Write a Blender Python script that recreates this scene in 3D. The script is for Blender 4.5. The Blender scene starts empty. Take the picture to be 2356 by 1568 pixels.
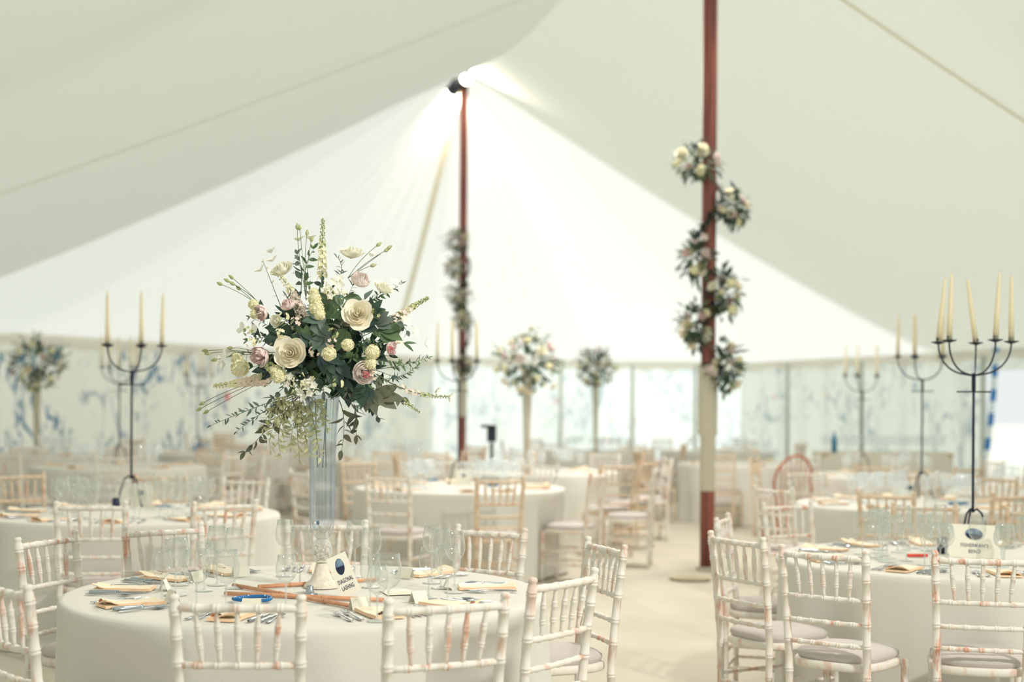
import bpy, math, random
from mathutils import Vector, Matrix
PI = math.pi
C = bpy.context.scene.collection
rnd = random.Random(7)

# ------------------------------------------------------------------ camera, light, exposure
F = 3272.0            # focal length in pixels of the 2356 x 1568 frame (50 mm)
H = 1.49              # eye height
ROLL = math.radians(0.35)
cam_data = bpy.data.cameras.new('camera')
cam = bpy.data.objects.new('camera', cam_data); C.objects.link(cam)
cam_data.sensor_width = 36; cam_data.lens = 36 * F / 2356
cam_data.shift_y = (928 - 784) / 2356
cam_data.clip_end = 500
cam.matrix_world = Matrix.Translation((0, 0, H)) @ Matrix.Rotation(PI / 2, 4, 'X') @ Matrix.Rotation(ROLL, 4, 'Z')
cam_data.dof.use_dof = True
cam_data.dof.focus_distance = 5.35
cam_data.dof.aperture_fstop = 1.6
bpy.context.scene.camera = cam

sc = bpy.context.scene
sc.view_settings.view_transform = 'Standard'
sc.view_settings.look = 'None'
sc.view_settings.gamma = 1.0
sc.view_settings.use_curve_mapping = False
sc.view_settings.exposure = 0.06
sc.render.engine = 'CYCLES'
sc.cycles.use_denoising = True
sc.cycles.max_bounces = 10
sc.cycles.diffuse_bounces = 5
sc.cycles.transmission_bounces = 6
sc.cycles.transparent_max_bounces = 48
sc.cycles.caustics_reflective = False
sc.cycles.caustics_refractive = False
sc.cycles.sample_clamp_indirect = 6

w = bpy.data.worlds.new('world'); sc.world = w; w.use_nodes = True
bg = w.node_tree.nodes['Background']
bg.inputs[0].default_value = (0.89, 0.95, 0.94, 1)
bg.inputs[1].default_value = .9

sun_d = bpy.data.lights.new('sun', 'SUN'); sun = bpy.data.objects.new('sun', sun_d); C.objects.link(sun)
sun_d.energy = 2.8; sun_d.angle = math.radians(3); sun_d.color = (1.0, 0.96, 0.90)
sun.rotation_euler = (-Vector((0.36, 0.66, 0.68))).to_track_quat('-Z', 'Y').to_euler()

def at(px, py, z):
    """point at height z seen at a pixel"""
    for _ in range(3):
        a, b = px - 1178, 928 - py
        u = a * math.cos(ROLL) - b * math.sin(ROLL); v = a * math.sin(ROLL) + b * math.cos(ROLL)
        d = F * (z - H) / v
    return Vector((u * d / F, d, z))
def atd(px, py, d):
    a, b = px - 1178, 928 - py
    u = a * math.cos(ROLL) - b * math.sin(ROLL); v = a * math.sin(ROLL) + b * math.cos(ROLL)
    return Vector((u * d / F, d, H + v * d / F))
def gz(x): return -0.010 * x                      # the field the tent stands on falls slightly to one side
def ptab(px, py, z):                              # the same on a table top
    p = at(px, py, z)
    return p

# ------------------------------------------------------------------ materials
def lin(c):
    return tuple((x / 12.92 if x <= .04045 else ((x + .055) / 1.055) ** 2.4) for x in [v / 255 for v in c]) + (1,)
M = {}
def newmat(name):
    m = bpy.data.materials.new(name); m.use_nodes = True
    nt = m.node_tree; nt.nodes.clear()
    out = nt.nodes.new('ShaderNodeOutputMaterial')
    M[name] = m
    return m, nt, out
def nd(nt, typ, **kw):
    n = nt.nodes.new(typ)
    for k, v in kw.items():
        if k in ('operation', 'blend_type', 'noise_dimensions', 'feature', 'wave_type', 'bands_direction', 'data_type', 'distance'): setattr(n, k, v)
        else: n.inputs[k].default_value = v
    return n
def ramp(nt, fac, stops):
    r = nt.nodes.new('ShaderNodeValToRGB'); nt.links.new(fac, r.inputs[0])
    e = r.color_ramp.elements
    while len(e) < len(stops): e.new(0.5)
    for i, (p, c) in enumerate(stops): e[i].position = p; e[i].color = c
    return r
def princ(name, col, rough=.6, metal=0, noise=None, scale=8, bump=0, bscale=60, sheen=0, spec=.5, trans=0, emis=None, strength=0, coat=0):
    m, nt, out = newmat(name); L = nt.links
    p = nd(nt, 'ShaderNodeBsdfPrincipled'); p.inputs['Base Color'].default_value = lin(col)
    p.inputs['Roughness'].default_value = rough; p.inputs['Metallic'].default_value = metal
    p.inputs['Specular IOR Level'].default_value = spec
    tc = nt.nodes.new('ShaderNodeTexCoord')
    if noise:
        n = nd(nt, 'ShaderNodeTexNoise', Scale=scale, Detail=3.0); L.new(tc.outputs['Object'], n.inputs['Vector'])
        r = ramp(nt, n.outputs['Fac'], [(.35, lin(col)), (.68, lin(noise))]); L.new(r.outputs[0], p.inputs['Base Color'])
    if bump:
        n2 = nd(nt, 'ShaderNodeTexNoise', Scale=bscale, Detail=2.0); L.new(tc.outputs['Object'], n2.inputs['Vector'])
        b = nd(nt, 'ShaderNodeBump', Strength=bump, Distance=.01); L.new(n2.outputs['Fac'], b.inputs['Height']); L.new(b.outputs[0], p.inputs['Normal'])
    if emis: p.inputs['Emission Color'].default_value = lin(emis); p.inputs['Emission Strength'].default_value = strength
    if trans:
        t = nd(nt, 'ShaderNodeBsdfTranslucent'); t.inputs['Color'].default_value = lin(noise or col)
        mx = nd(nt, 'ShaderNodeMixShader', Fac=trans); L.new(p.outputs[0], mx.inputs[1]); L.new(t.outputs[0], mx.inputs[2]); L.new(mx.outputs[0], out.inputs[0])
    else: L.new(p.outputs[0], out.inputs[0])
    return m
def cloth_mat(name, col, tcol, f, floral=None, bump=.15, bs=9):
    """woven tent cloth that lets daylight through; floral = (scale, strength) prints a pattern on it"""
    m, nt, out = newmat(name); L = nt.links
    tc = nt.nodes.new('ShaderNodeTexCoord')
    d = nd(nt, 'ShaderNodeBsdfDiffuse'); d.inputs[0].default_value = lin(col)
    t = nd(nt, 'ShaderNodeBsdfTranslucent'); t.inputs[0].default_value = lin(tcol)
    mx = nd(nt, 'ShaderNodeMixShader', Fac=f)
    L.new(d.outputs[0], mx.inputs[1]); L.new(t.outputs[0], mx.inputs[2]); L.new(mx.outputs[0], out.inputs[0])
    n2 = nd(nt, 'ShaderNodeTexNoise', Scale=bs, Detail=1.0); L.new(tc.outputs['Object'], n2.inputs['Vector'])
    b = nd(nt, 'ShaderNodeBump', Strength=bump, Distance=.03); L.new(n2.outputs['Fac'], b.inputs['Height']); L.new(b.outputs[0], d.inputs['Normal'])
    if floral:
        sc_, amt = floral
        def layer(base, colr, fac):
            x = nd(nt, 'ShaderNodeMixRGB'); L.new(fac, x.inputs[0]); 
            if isinstance(base, tuple): x.inputs[1].default_value = base
            else: L.new(base, x.inputs[1])
            x.inputs[2].default_value = colr
            return x.outputs[0]
        mp = nt.nodes.new('ShaderNodeMapping'); L.new(tc.outputs['Object'], mp.inputs[0]); mp.inputs['Scale'].default_value = (1, 1, .6)
        vn = nd(nt, 'ShaderNodeTexNoise', Scale=1.1 * sc_, Detail=2.0, Distortion=1.2); L.new(mp.outputs[0], vn.inputs['Vector'])
        vine = ramp(nt, vn.outputs['Fac'], [(.462, (0, 0, 0, 1)), (.478, (1, 1, 1, 1)), (.50, (1, 1, 1, 1)), (.516, (0, 0, 0, 1))])
        ms = nd(nt, 'ShaderNodeTexNoise', Scale=.9 * sc_, Detail=1.0)
        off = nt.nodes.new('ShaderNodeVectorMath'); off.operation = 'ADD'; off.inputs[1].default_value = (5, 9, 3); L.new(tc.outputs['Object'], off.inputs[0]); L.new(off.outputs[0], ms.inputs['Vector'])
        msk = ramp(nt, ms.outputs['Fac'], [(.42, (0, 0, 0, 1)), (.55, (1, 1, 1, 1))])
        mul = nd(nt, 'ShaderNodeMath', operation='MULTIPLY'); L.new(vine.outputs[0], mul.inputs[0]); L.new(msk.outputs[0], mul.inputs[1])
        m2 = nd(nt, 'ShaderNodeMath', operation='MULTIPLY'); L.new(mul.outputs[0], m2.inputs[0]); m2.inputs[1].default_value = .8 * amt
        ln = nd(nt, 'ShaderNodeTexNoise', Scale=7 * sc_, Detail=3.0, Distortion=.6); L.new(mp.outputs[0], ln.inputs['Vector'])
        lr = ramp(nt, ln.outputs['Fac'], [(.56, (0, 0, 0, 1)), (.62, (1, 1, 1, 1))])
        m3 = nd(nt, 'ShaderNodeMath', operation='MULTIPLY'); L.new(lr.outputs[0], m3.inputs[0]); L.new(msk.outputs[0], m3.inputs[1])
        m4 = nd(nt, 'ShaderNodeMath', operation='MULTIPLY'); L.new(m3.outputs[0], m4.inputs[0]); m4.inputs[1].default_value = .62 * amt
        vo = nd(nt, 'ShaderNodeTexVoronoi', Scale=1.25 * sc_); L.new(tc.outputs['Object'], vo.inputs['Vector'])
        vr = ramp(nt, vo.outputs['Distance'], [(.10, (1, 1, 1, 1)), (.15, (0, 0, 0, 1))])
        sep = nt.nodes.new('ShaderNodeSeparateColor'); L.new(vo.outputs['Color'], sep.inputs[0])
        fl = ramp(nt, sep.outputs[0], [(.5, lin((66, 118, 160))), (.62, lin((225, 110, 110))), (.75, lin((248, 205, 150))), (.85, lin((60, 90, 140)))])
        fl.color_ramp.interpolation = 'CONSTANT'
        c1 = layer(lin(col), lin((70, 112, 156)), m2.outputs[0]); c2 = layer(c1, lin((98, 140, 150)), m4.outputs[0])
        m5 = nd(nt, 'ShaderNodeMath', operation='MULTIPLY'); L.new(vr.outputs[0], m5.inputs[0]); m5.inputs[1].default_value = .75 * amt
        x = nd(nt, 'ShaderNodeMixRGB'); L.new(m5.outputs[0], x.inputs[0]); L.new(c2, x.inputs[1]); L.new(fl.outputs[0], x.inputs[2])
        L.new(x.outputs[0], d.inputs[0])
        y = nd(nt, 'ShaderNodeMixRGB', blend_type='MULTIPLY', Fac=1.0); L.new(x.outputs[0], y.inputs[1]); y.inputs[2].default_value = lin(tcol); L.new(y.outputs[0], t.inputs[0])
    return m
def thin_glass(name, tint, edge, edge_amt, rough=.02, base=.03):
    """thin clear glass: mostly see-through, reflecting more towards its edges"""
    m, nt, out = newmat(name); L = nt.links
    tr = nd(nt, 'ShaderNodeBsdfTransparent'); tr.inputs[0].default_value = lin(tint)
    gl = nd(nt, 'ShaderNodeBsdfGlossy', Roughness=rough); gl.inputs[0].default_value = (1, 1, 1, 1)
    lf = nd(nt, 'ShaderNodeLayerWeight', Blend=.5); f4 = nd(nt, 'ShaderNodeMath', operation='POWER'); L.new(lf.outputs['Facing'], f4.inputs[0]); f4.inputs[1].default_value = 4.0
    fr = nd(nt, 'ShaderNodeMath', operation='MULTIPLY_ADD'); L.new(f4.outputs[0], fr.inputs[0]); fr.inputs[1].default_value = .8; fr.inputs[2].default_value = .07
    mx = nt.nodes.new('ShaderNodeMixShader'); L.new(fr.outputs[0], mx.inputs[0]); L.new(tr.outputs[0], mx.inputs[1]); L.new(gl.outputs[0], mx.inputs[2])
    lw = nd(nt, 'ShaderNodeLayerWeight', Blend=.35)
    pw = nd(nt, 'ShaderNodeMath', operation='POWER'); L.new(lw.outputs['Facing'], pw.inputs[0]); pw.inputs[1].default_value = 2.0
    mu = nd(nt, 'ShaderNodeMath', operation='MULTIPLY_ADD'); L.new(pw.outputs[0], mu.inputs[0]); mu.inputs[1].default_value = edge_amt; mu.inputs[2].default_value = base
    df = nd(nt, 'ShaderNodeBsdfDiffuse'); df.inputs[0].default_value = lin(edge)  # diffuse rim colour painted in for edge reflections and highlights
    m2 = nt.nodes.new('ShaderNodeMixShader'); L.new(mu.outputs[0], m2.inputs[0]); L.new(mx.outputs[0], m2.inputs[1]); L.new(df.outputs[0], m2.inputs[2])
    L.new(m2.outputs[0], out.inputs[0]); return m

cloth_mat('roof_cloth', (226, 228, 220), (226, 230, 220), .37)
cloth_mat('sunlit_end_cloth', (236, 238, 234), (242, 244, 240), .55)  # same cloth as the roof, lightened to paint in the sun behind it
cloth_mat('seam_tape', (232, 226, 206), (230, 222, 198), .42, bump=0)
cloth_mat('wall_print', (234, 234, 228), (246, 246, 240), .76, floral=(1.25, 1.15))
cloth_mat('wall_print_pale', (232, 236, 232), (238, 242, 238), .48, floral=(1.3, .55))
cloth_mat('window_print', (240, 246, 246), (246, 250, 250), .68, floral=(1.4, .38))
cloth_mat('valance_cloth', (232, 228, 218), (236, 230, 220), .5, bump=0)
cloth_mat('linen', (230, 228, 222), (228, 224, 214), .12, bump=.1, bs=300)
cloth_mat('linen_far', (224, 218, 206), (230, 220, 198), .12, bump=.05)
princ('napkin', (246, 232, 208), .85, noise=(244, 228, 202), scale=30, bump=.08, bscale=500)
princ('napkin_fold_shade', (240, 168, 132), .9)
princ('napkin_edge', (246, 208, 174), .9)
princ('matting', (200, 194, 180), .95, noise=(190, 183, 167), scale=1.2, bump=.3, bscale=70)
princ('lawn', (226, 228, 212), 1)
princ('pad', (196, 188, 186), .9, bump=.1, bscale=200)
princ('iron', (26, 38, 58), .45, metal=.3)
princ('wax', (244, 236, 208), .5, trans=.25)
princ('steel', (176, 184, 192), .22, metal=.85)
princ('paper', (240, 236, 222), .8)
princ('ink', (44, 54, 84), .8)
princ('print_blue', (64, 92, 128), .7, noise=(150, 176, 196), scale=45)
princ('print_navy', (24, 32, 62), .7)
princ('bamboo', (206, 146, 112), .55, noise=(222, 168, 132), scale=25)
princ('bamboo_node', (160, 104, 78), .6)
princ('red_plastic', (226, 70, 46), .4)
princ('navy_plastic', (24, 34, 66), .4)
princ('teal_plastic', (20, 120, 160), .4)
princ('hessian', (206, 200, 182), .95, bump=.5, bscale=120)
princ('pole_grey', (186, 194, 184), .7)
princ('rope', (204, 194, 170), .95)
princ('lamp_black', (28, 32, 48), .5)
princ('pebbles', (236, 228, 214), .6, noise=(214, 206, 192), scale=60)
princ('seaglass', (30, 90, 170), .3)
princ('tabletop', (206, 180, 140), .6)
princ('pinewood', (228, 196, 150), .6, noise=(214, 178, 132), scale=20)
princ('redwood', (176, 92, 64), .55, noise=(200, 120, 86), scale=18)
princ('lens', (255, 250, 240), .3, emis=(255, 240, 215), strength=14)
princ('fill_lens', (255, 250, 240), .3, emis=(255, 244, 225), strength=3)  # glowing face of the added fill lights
princ('yellow', (226, 206, 90), .5)
# petals and leaves
princ('cream_petal', (253, 250, 238), .6, noise=(253, 246, 226), scale=20, trans=.25, spec=.2)
princ('ivory_petal', (250, 249, 238), .6, noise=(248, 246, 230), scale=30, trans=.25, spec=.2)
princ('pink_petal', (249, 240, 238), .6, noise=(240, 214, 212), scale=22, trans=.25, spec=.2)
princ('blush_petal', (251, 245, 242), .6, noise=(247, 234, 230), scale=16, trans=.25, spec=.2)
princ('rose_petal', (206, 110, 116), .6, trans=.2, spec=.2)
princ('stock_petal', (246, 226, 218), .6, noise=(248, 238, 222), scale=40, trans=.25, spec=.2)
princ('white_petal', (250, 250, 242), .6, trans=.3, spec=.2)
princ('lime_petal', (247, 245, 216), .7, noise=(238, 234, 194), scale=70, trans=.2, spec=.1)
princ('bud_green', (206, 210, 166), .6, noise=(178, 186, 132), scale=50, trans=.2, spec=.2)
princ('dark_leaf', (62, 88, 72), .4, noise=(40, 60, 62), scale=14, trans=.12)
princ('mid_leaf', (104, 130, 86), .45, noise=(72, 102, 74), scale=14, trans=.18)
princ('blue_leaf', (92, 122, 108), .55, noise=(112, 122, 116), scale=14, trans=.15)
princ('grey_leaf', (118, 122, 96), .6, noise=(96, 100, 88), scale=12, trans=.15)
princ('pale_leaf', (208, 208, 172), .6, noise=(178, 184, 144), scale=30, trans=.25)
princ('green_stem', (96, 112, 74), .6)
princ('stem_in_water', (120, 136, 150), .5)
princ('dark_stem', (84, 56, 62), .6)
thin_glass('wine_glass_clear', (250, 251, 250), (214, 220, 217), .8)
thin_glass('stem_glass', (246, 248, 247), (236, 240, 238), .6, base=.2)
thin_glass('vase_glass', (250, 252, 253), (160, 176, 196), .8, base=.03)  # blue-grey edge tint painted in for streaks of reflection
thin_glass('far_glass', (252, 254, 255), (244, 248, 252), .6, base=.14)  # whitened to paint in the sparkle of distant glasses
thin_glass('far_vase', (228, 226, 214), (204, 196, 178), .6, base=.45)

def limewash(name, paint, wood, lo, hi):
    m, nt, out = newmat(name); L = nt.links
    p = nd(nt, 'ShaderNodeBsdfPrincipled', Roughness=.6); L.new(p.outputs[0], out.inputs[0])
    tc = nt.nodes.new('ShaderNodeTexCoord'); oi = nt.nodes.new('ShaderNodeObjectInfo')
    mp = nt.nodes.new('ShaderNodeMapping'); mp.inputs['Scale'].default_value = (26, 26, 7); L.new(tc.outputs['Object'], mp.inputs[0])
    ad = nt.nodes.new('ShaderNodeVectorMath'); ad.operation = 'MULTIPLY_ADD'; L.new(oi.outputs['Random'], ad.inputs[0]); ad.inputs[1].default_value = (40, 31, 17); L.new(mp.outputs[0], ad.inputs[2])
    n = nd(nt, 'ShaderNodeTexNoise', Scale=1.0, Detail=4.0, Roughness=.6); L.new(ad.outputs[0], n.inputs['Vector'])
    r = ramp(nt, n.outputs['Fac'], [(lo, (0, 0, 0, 1)), (hi, (1, 1, 1, 1))])
    sh = nd(nt, 'ShaderNodeMath', operation='MULTIPLY_ADD'); L.new(oi.outputs['Random'], sh.inputs[0]); sh.inputs[1].default_value = .8; sh.inputs[2].default_value = .15
    mu = nd(nt, 'ShaderNodeMath', operation='MULTIPLY'); L.new(r.outputs[0], mu.inputs[0]); L.new(sh.outputs[0], mu.inputs[1])
    x = nd(nt, 'ShaderNodeMixRGB'); L.new(mu.outputs[0], x.inputs[0]); x.inputs[1].default_value = lin(paint); x.inputs[2].default_value = lin(wood)
    L.new(x.outputs[0], p.inputs['Base Color'])
    return m
limewash('limewash', (228, 224, 216), (212, 150, 122), .52, .63)
limewash('tanwash', (218, 198, 174), (204, 152, 120), .50, .66)
m, nt, out = newmat('pole_wood'); L = nt.links
p = nd(nt, 'ShaderNodeBsdfPrincipled', Roughness=.5); L.new(p.outputs[0], out.inputs[0])
tc = nt.nodes.new('ShaderNodeTexCoord'); mp = nt.nodes.new('ShaderNodeMapping'); mp.inputs['Scale'].default_value = (18, 18, 1.2); L.new(tc.outputs['Object'], mp.inputs[0])
n = nd(nt, 'ShaderNodeTexNoise', Scale=1.0, Detail=5.0); L.new(mp.outputs[0], n.inputs['Vector'])
r = ramp(nt, n.outputs['Fac'], [(.3, lin((84, 44, 46))), (.55, lin((136, 74, 64))), (.75, lin((180, 108, 88)))]); L.new(r.outputs[0], p.inputs['Base Color'])
m, nt, out = newmat('striped_ribbon'); L = nt.links
p = nd(nt, 'ShaderNodeBsdfPrincipled', Roughness=.6); L.new(p.outputs[0], out.inputs[0])
tc = nt.nodes.new('ShaderNodeTexCoord'); wv = nd(nt, 'ShaderNodeTexWave', bands_direction='Z', Scale=.85, Distortion=0.0)
L.new(tc.outputs['Object'], wv.inputs[0]); r = ramp(nt, wv.outputs['Fac'], [(.45, lin((226, 238, 246))), (.52, lin((30, 120, 190)))]); L.new(r.outputs[0], p.inputs['Base Color'])
m, nt, out = newmat('spotted_cord'); L = nt.links
p = nd(nt, 'ShaderNodeBsdfPrincipled', Roughness=.5); L.new(p.outputs[0], out.inputs[0])
tc = nt.nodes.new('ShaderNodeTexCoord'); vo = nd(nt, 'ShaderNodeTexVoronoi', Scale=90.0); L.new(tc.outputs['Object'], vo.inputs['Vector'])
r = ramp(nt, vo.outputs['Distance'], [(.22, lin((220, 235, 245))), (.30, lin((20, 110, 175)))]); L.new(r.outputs[0], p.inputs['Base Color'])

# ------------------------------------------------------------------ mesh helpers
KIDS = {}
def link(o, parent=None):
    C.objects.link(o)
    if parent is not None: o.parent = parent; KIDS.setdefault(parent.name, []).append(o)
    return o
def basis(d, up=Vector((0, 0, 1))):
    d = Vector(d).normalized()
    x = up.cross(d)
    if x.length < 1e-4: x = Vector((1, 0, 0)).cross(d)
    x.normalize(); y = d.cross(x)
    return x, y, d
class MB:
    def __init__(s): s.v = []; s.f = []; s.m = []; s.cur = 0
    def add(s, vs, fs):
        o = len(s.v); s.v.extend([tuple(v) for v in vs]); s.f.extend([tuple(i + o for i in f) for f in fs]); s.m.extend([s.cur] * len(fs)); return s
    def grid(s, rows, closed=False):
        n = len(rows[0]); vs = [p for r in rows for p in r]; fs = []
        for i in range(len(rows) - 1):
            for j in range(n if closed else n - 1):
                k = (j + 1) % n
                fs.append((i * n + j, i * n + k, (i + 1) * n + k, (i + 1) * n + j))
        return s.add(vs, fs)
    def tube(s, path, rad, n=8, caps=True):
        path = [Vector(p) for p in path]
        if not isinstance(rad, (list, tuple)): rad = [rad] * len(path)
        rows = []; up = Vector((0.13, 0.29, 0.95))
        d0 = (path[-1] - path[0]).normalized()
        if abs(d0.dot(up.normalized())) > .9: up = Vector((1, .1, .05))
        for i, p in enumerate(path):
            a = path[max(0, i - 1)]; b = path[min(len(path) - 1, i + 1)]
            x, y, _ = basis(b - a if (b - a).length > 1e-9 else d0, up)
            rows.append([p + (x * math.cos(t * 2 * PI / n) + y * math.sin(t * 2 * PI / n)) * rad[i] for t in range(n)])
        o = len(s.v); s.grid(rows, True)
        if caps: s.f.append(tuple(o + t for t in reversed(range(n)))); s.m.append(s.cur); s.f.append(tuple(o + (len(rows) - 1) * n + t for t in range(n))); s.m.append(s.cur)
        return s
    def lathe(s, prof, n=16, mat=None, flute=0, nf=12):
        mat = mat or Matrix(); rows = []
        for r, z in prof:
            rows.append([mat @ Vector((r * (1 + flute * math.cos(nf * t * 2 * PI / n)) * math.cos(t * 2 * PI / n), r * (1 + flute * math.cos(nf * t * 2 * PI / n)) * math.sin(t * 2 * PI / n), z)) for t in range(n)])
        return s.grid(rows, True)
    def box(s, c, size, mat=None):
        mat = mat or Matrix(); c = Vector(c); hx, hy, hz = [v / 2 for v in size]
        vs = [mat @ (c + Vector((x * hx, y * hy, z * hz))) for x in (-1, 1) for y in (-1, 1) for z in (-1, 1)]
        return s.add(vs, [(0, 1, 3, 2), (4, 6, 7, 5), (0, 4, 5, 1), (2, 3, 7, 6), (0, 2, 6, 4), (1, 5, 7, 3)])
    def ball(s, c, r, n=8, k=6, sz=1.0):
        c = Vector(c); prof = [(math.sin(PI * i / k) * r + 1e-5, -math.cos(PI * i / k) * r * sz) for i in range(k + 1)]
        return s.lathe(prof, n, Matrix.Translation(c))
    def mesh(s, name, mats, smooth=True):
        me = bpy.data.meshes.new(name); me.from_pydata(s.v, [], s.f); me.update()
        for m_ in (mats if isinstance(mats, (list, tuple)) else [mats]): me.materials.append(M[m_])
        me.polygons.foreach_set('material_index', s.m)
        me.polygons.foreach_set('use_smooth', [smooth] * len(s.f)); me.update()
        return me
    def build(s, name, mats, parent=None, smooth=True, origin=None):
        if origin is not None:
            o_ = Vector(origin); s.v = [(v[0] - o_.x, v[1] - o_.y, v[2] - o_.z) for v in s.v]
        o = bpy.data.objects.new(name, s.mesh(name, mats, smooth)); link(o, parent)
        if origin is not None and parent is None: o.location = origin
        return o
LABELS = set()
def tag(o, label, cat, group=None, kind=None):
    if group is None:
        k = label; i = 0
        while k in LABELS and i < 8:
            i += 1; k = label + [', its neighbour', ', the next one along', ', another beside it', ', closer to the chair', ', farther from the chair', ', on the outside', ', on the inside', ', last of the row'][i - 1]
        label = k
    LABELS.add(label)
    o['label'] = label; o['category'] = cat
    if group: o['group'] = group
    if kind: o['kind'] = kind
    return o
def empty(name, loc=(0, 0, 0), rz=0):
    o = bpy.data.objects.new(name, None); C.objects.link(o); o.location = loc; o.rotation_euler = (0, 0, rz); o.empty_display_size = .05; return o
def struct(mb, name, mats, smooth=True):
    o = mb.build(name, mats, None, smooth); o['kind'] = 'structure'; return o
def copy_tree(o, parent=None):
    c = o.copy(); c.name = o.name.split('.')[0]; C.objects.link(c)
    for k in ('label', 'group', 'category'):
        if k in c.keys(): del c[k]
    if parent is not None: c.parent = parent; KIDS.setdefault(parent.name, []).append(c)
    for ch in list(KIDS.get(o.name, [])): copy_tree(ch, c)
    return c
class Proto:
    """first use hands out the built thing itself, later uses copy it with its parts"""
    def __init__(s, o): s.o = o; s.used = False
    def place(s, loc, rz=0, tilt=(0, 0), scale=1):
        if s.used: o = copy_tree(s.o)
        else: o = s.o; s.used = True
        o.location = loc; o.rotation_euler = (tilt[0], tilt[1], rz); o.scale = (scale,) * 3
        return o
def text_mesh(txt, size, name, mat, parent, mtx, bold=0):
    cu = bpy.data.curves.new('lettering_curve', 'FONT'); cu.body = txt; cu.size = size; cu.align_x = 'CENTER'; cu.align_y = 'CENTER'; cu.extrude = .0002; cu.offset = bold; cu.space_character = 1.08
    t = bpy.data.objects.new('lettering_curve', cu); C.objects.link(t)
    dg = bpy.context.evaluated_depsgraph_get(); me = bpy.data.meshes.new_from_object(t.evaluated_get(dg))
    me.transform(mtx); me.materials.clear(); me.materials.append(M[mat])
    bpy.data.objects.remove(t); bpy.data.curves.remove(cu)
    o = bpy.data.objects.new(name, me); return link(o, parent)

# ------------------------------------------------------------------ the tent
mb = MB(); rows = []
for i in range(13):
    y = -5 + i * 3.2; rows.append([Vector((x, y, gz(x))) for x in (-12, -6, 0, 6, 12)])
mb.grid([r[::-1] for r in rows]); struct(mb, 'floor', 'matting')
mb = MB(); rows = []
for y in (-60, -20, 20, 60, 160): rows.append([Vector((x, y, gz(x) - .04)) for x in (-120, -40, 0, 40, 120)])
mb.grid([r[::-1] for r in rows]); o = struct(mb, 'ground_outside', 'lawn')

P1 = Vector((atd(1632, 400, 13.0).x, 13.0, 7.37)); P2 = Vector((atd(1068, 150, 24.8).x, 24.8, 7.30)); P0 = 2 * P1 - P2; P0.z = 7.37; PB = P0 - (P1 - P0) * .75; PB.z = 6.3
EH = 2.40
def ridge(a, b, t, sag=.66):
    p = a.lerp(b, t); p.z -= sag * 4 * t * (1 - t); return p
def eave(x, y): return Vector((x, y, EH + gz(x)))
LE = [(-9.6, -6), (-9.4, 2), (-9.1, 9), (-8.8, 14.5), (-8.3, 18.2), (-7.92, 22.1)]
EE = [(-7.92, 22.1), (-5.0, 27), (-1.7, 30.6), (1.9, 31.6), (4.95, 30.7), (7.15, 23.6)]
RE = [(7.15, 23.6), (8.5, 17), (9.2, 11), (9.4, 4), (9.5, -6)]
def poly(pts, t):
    n = len(pts) - 1; t = min(max(t, 0), 1) * n; i = min(int(t), n - 1); f = t - i
    return Vector(pts[i]).lerp(Vector(pts[i + 1]), f)
def surf(a, b, v, p=1.13):
    q = a.lerp(b, v); q.z = b.z + (a.z - b.z) * (1 - v) ** p; return q
def rule_left(t):      # t 0..1 from behind to the far pole
    seg = t * 3; e = poly(LE[:5], t); b = eave(e.x, e.y)
    if seg < 1: return ridge(PB, P0, seg), b
    if seg < 2: return ridge(P0, P1, seg - 1), b
    return ridge(P1, P2, seg - 2), b
def rule_right(t):
    seg = t * 3; e = poly(RE[::-1], t); b = eave(e.x, e.y)
    if seg < 1: return ridge(PB, P0, seg), b
    if seg < 2: return ridge(P0, P1, seg - 1), b
    return ridge(P1, P2, seg - 2), b
def roof(name, rule, n, mat, ripple=0, nv=20):
    mb = MB(); rows = []
    for i in range(n + 1):
        a, b = rule(i / n); row = []
        for j in range(nv + 1):
            v = j / nv; q = surf(a, b, v)
            if ripple: q.z += ripple * math.sin(i * 1.9 + 1.3 * math.sin(i * .37)) * (v * (1 - v)) ** .6 * (1.1 - .7 * v)
            row.append(q)
        rows.append(row)
    mb.grid(rows); return struct(mb, name, mat)
roof('ceiling_left_panel', rule_left, 72, 'roof_cloth', .012)
roof('ceiling_right_panel', rule_right, 72, 'roof_cloth', .010)
ENDP = [LE[4]] + EE
def rule_end(t):
    e = poly(ENDP, t); return P2.copy(), eave(e.x, e.y)
roof('ceiling_end_panel', rule_end, 150, 'sunlit_end_cloth', .035, 24)
def seam(a, b, width, name='trim_1', lift=-.012):
    mb = MB(); rows = []
    side = (b - a).cross(Vector((0, 0, 1))).normalized() * width / 2
    for j in range(31):
        q = surf(a, b, j / 30); q.z += lift; rows.append([q - side, q + side])
    mb.grid(rows); o = struct(mb, name, 'seam_tape'); return o
a, b = ridge(P1, P2, .37), eave(-8.75, 14.3); seam(a, b, .06)
seam(ridge(P1, P2, .14), eave(9.0, 14.6), .08, 'trim_2', -.02)
seam(P2, eave(7.15, 23.6), .10, 'trim_3', -.035)
seam(P2, eave(-2.6, 29.7), .11, 'trim_4', -.05)
seam(P2, eave(-8.3, 18.2), .04, 'trim_5')
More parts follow.
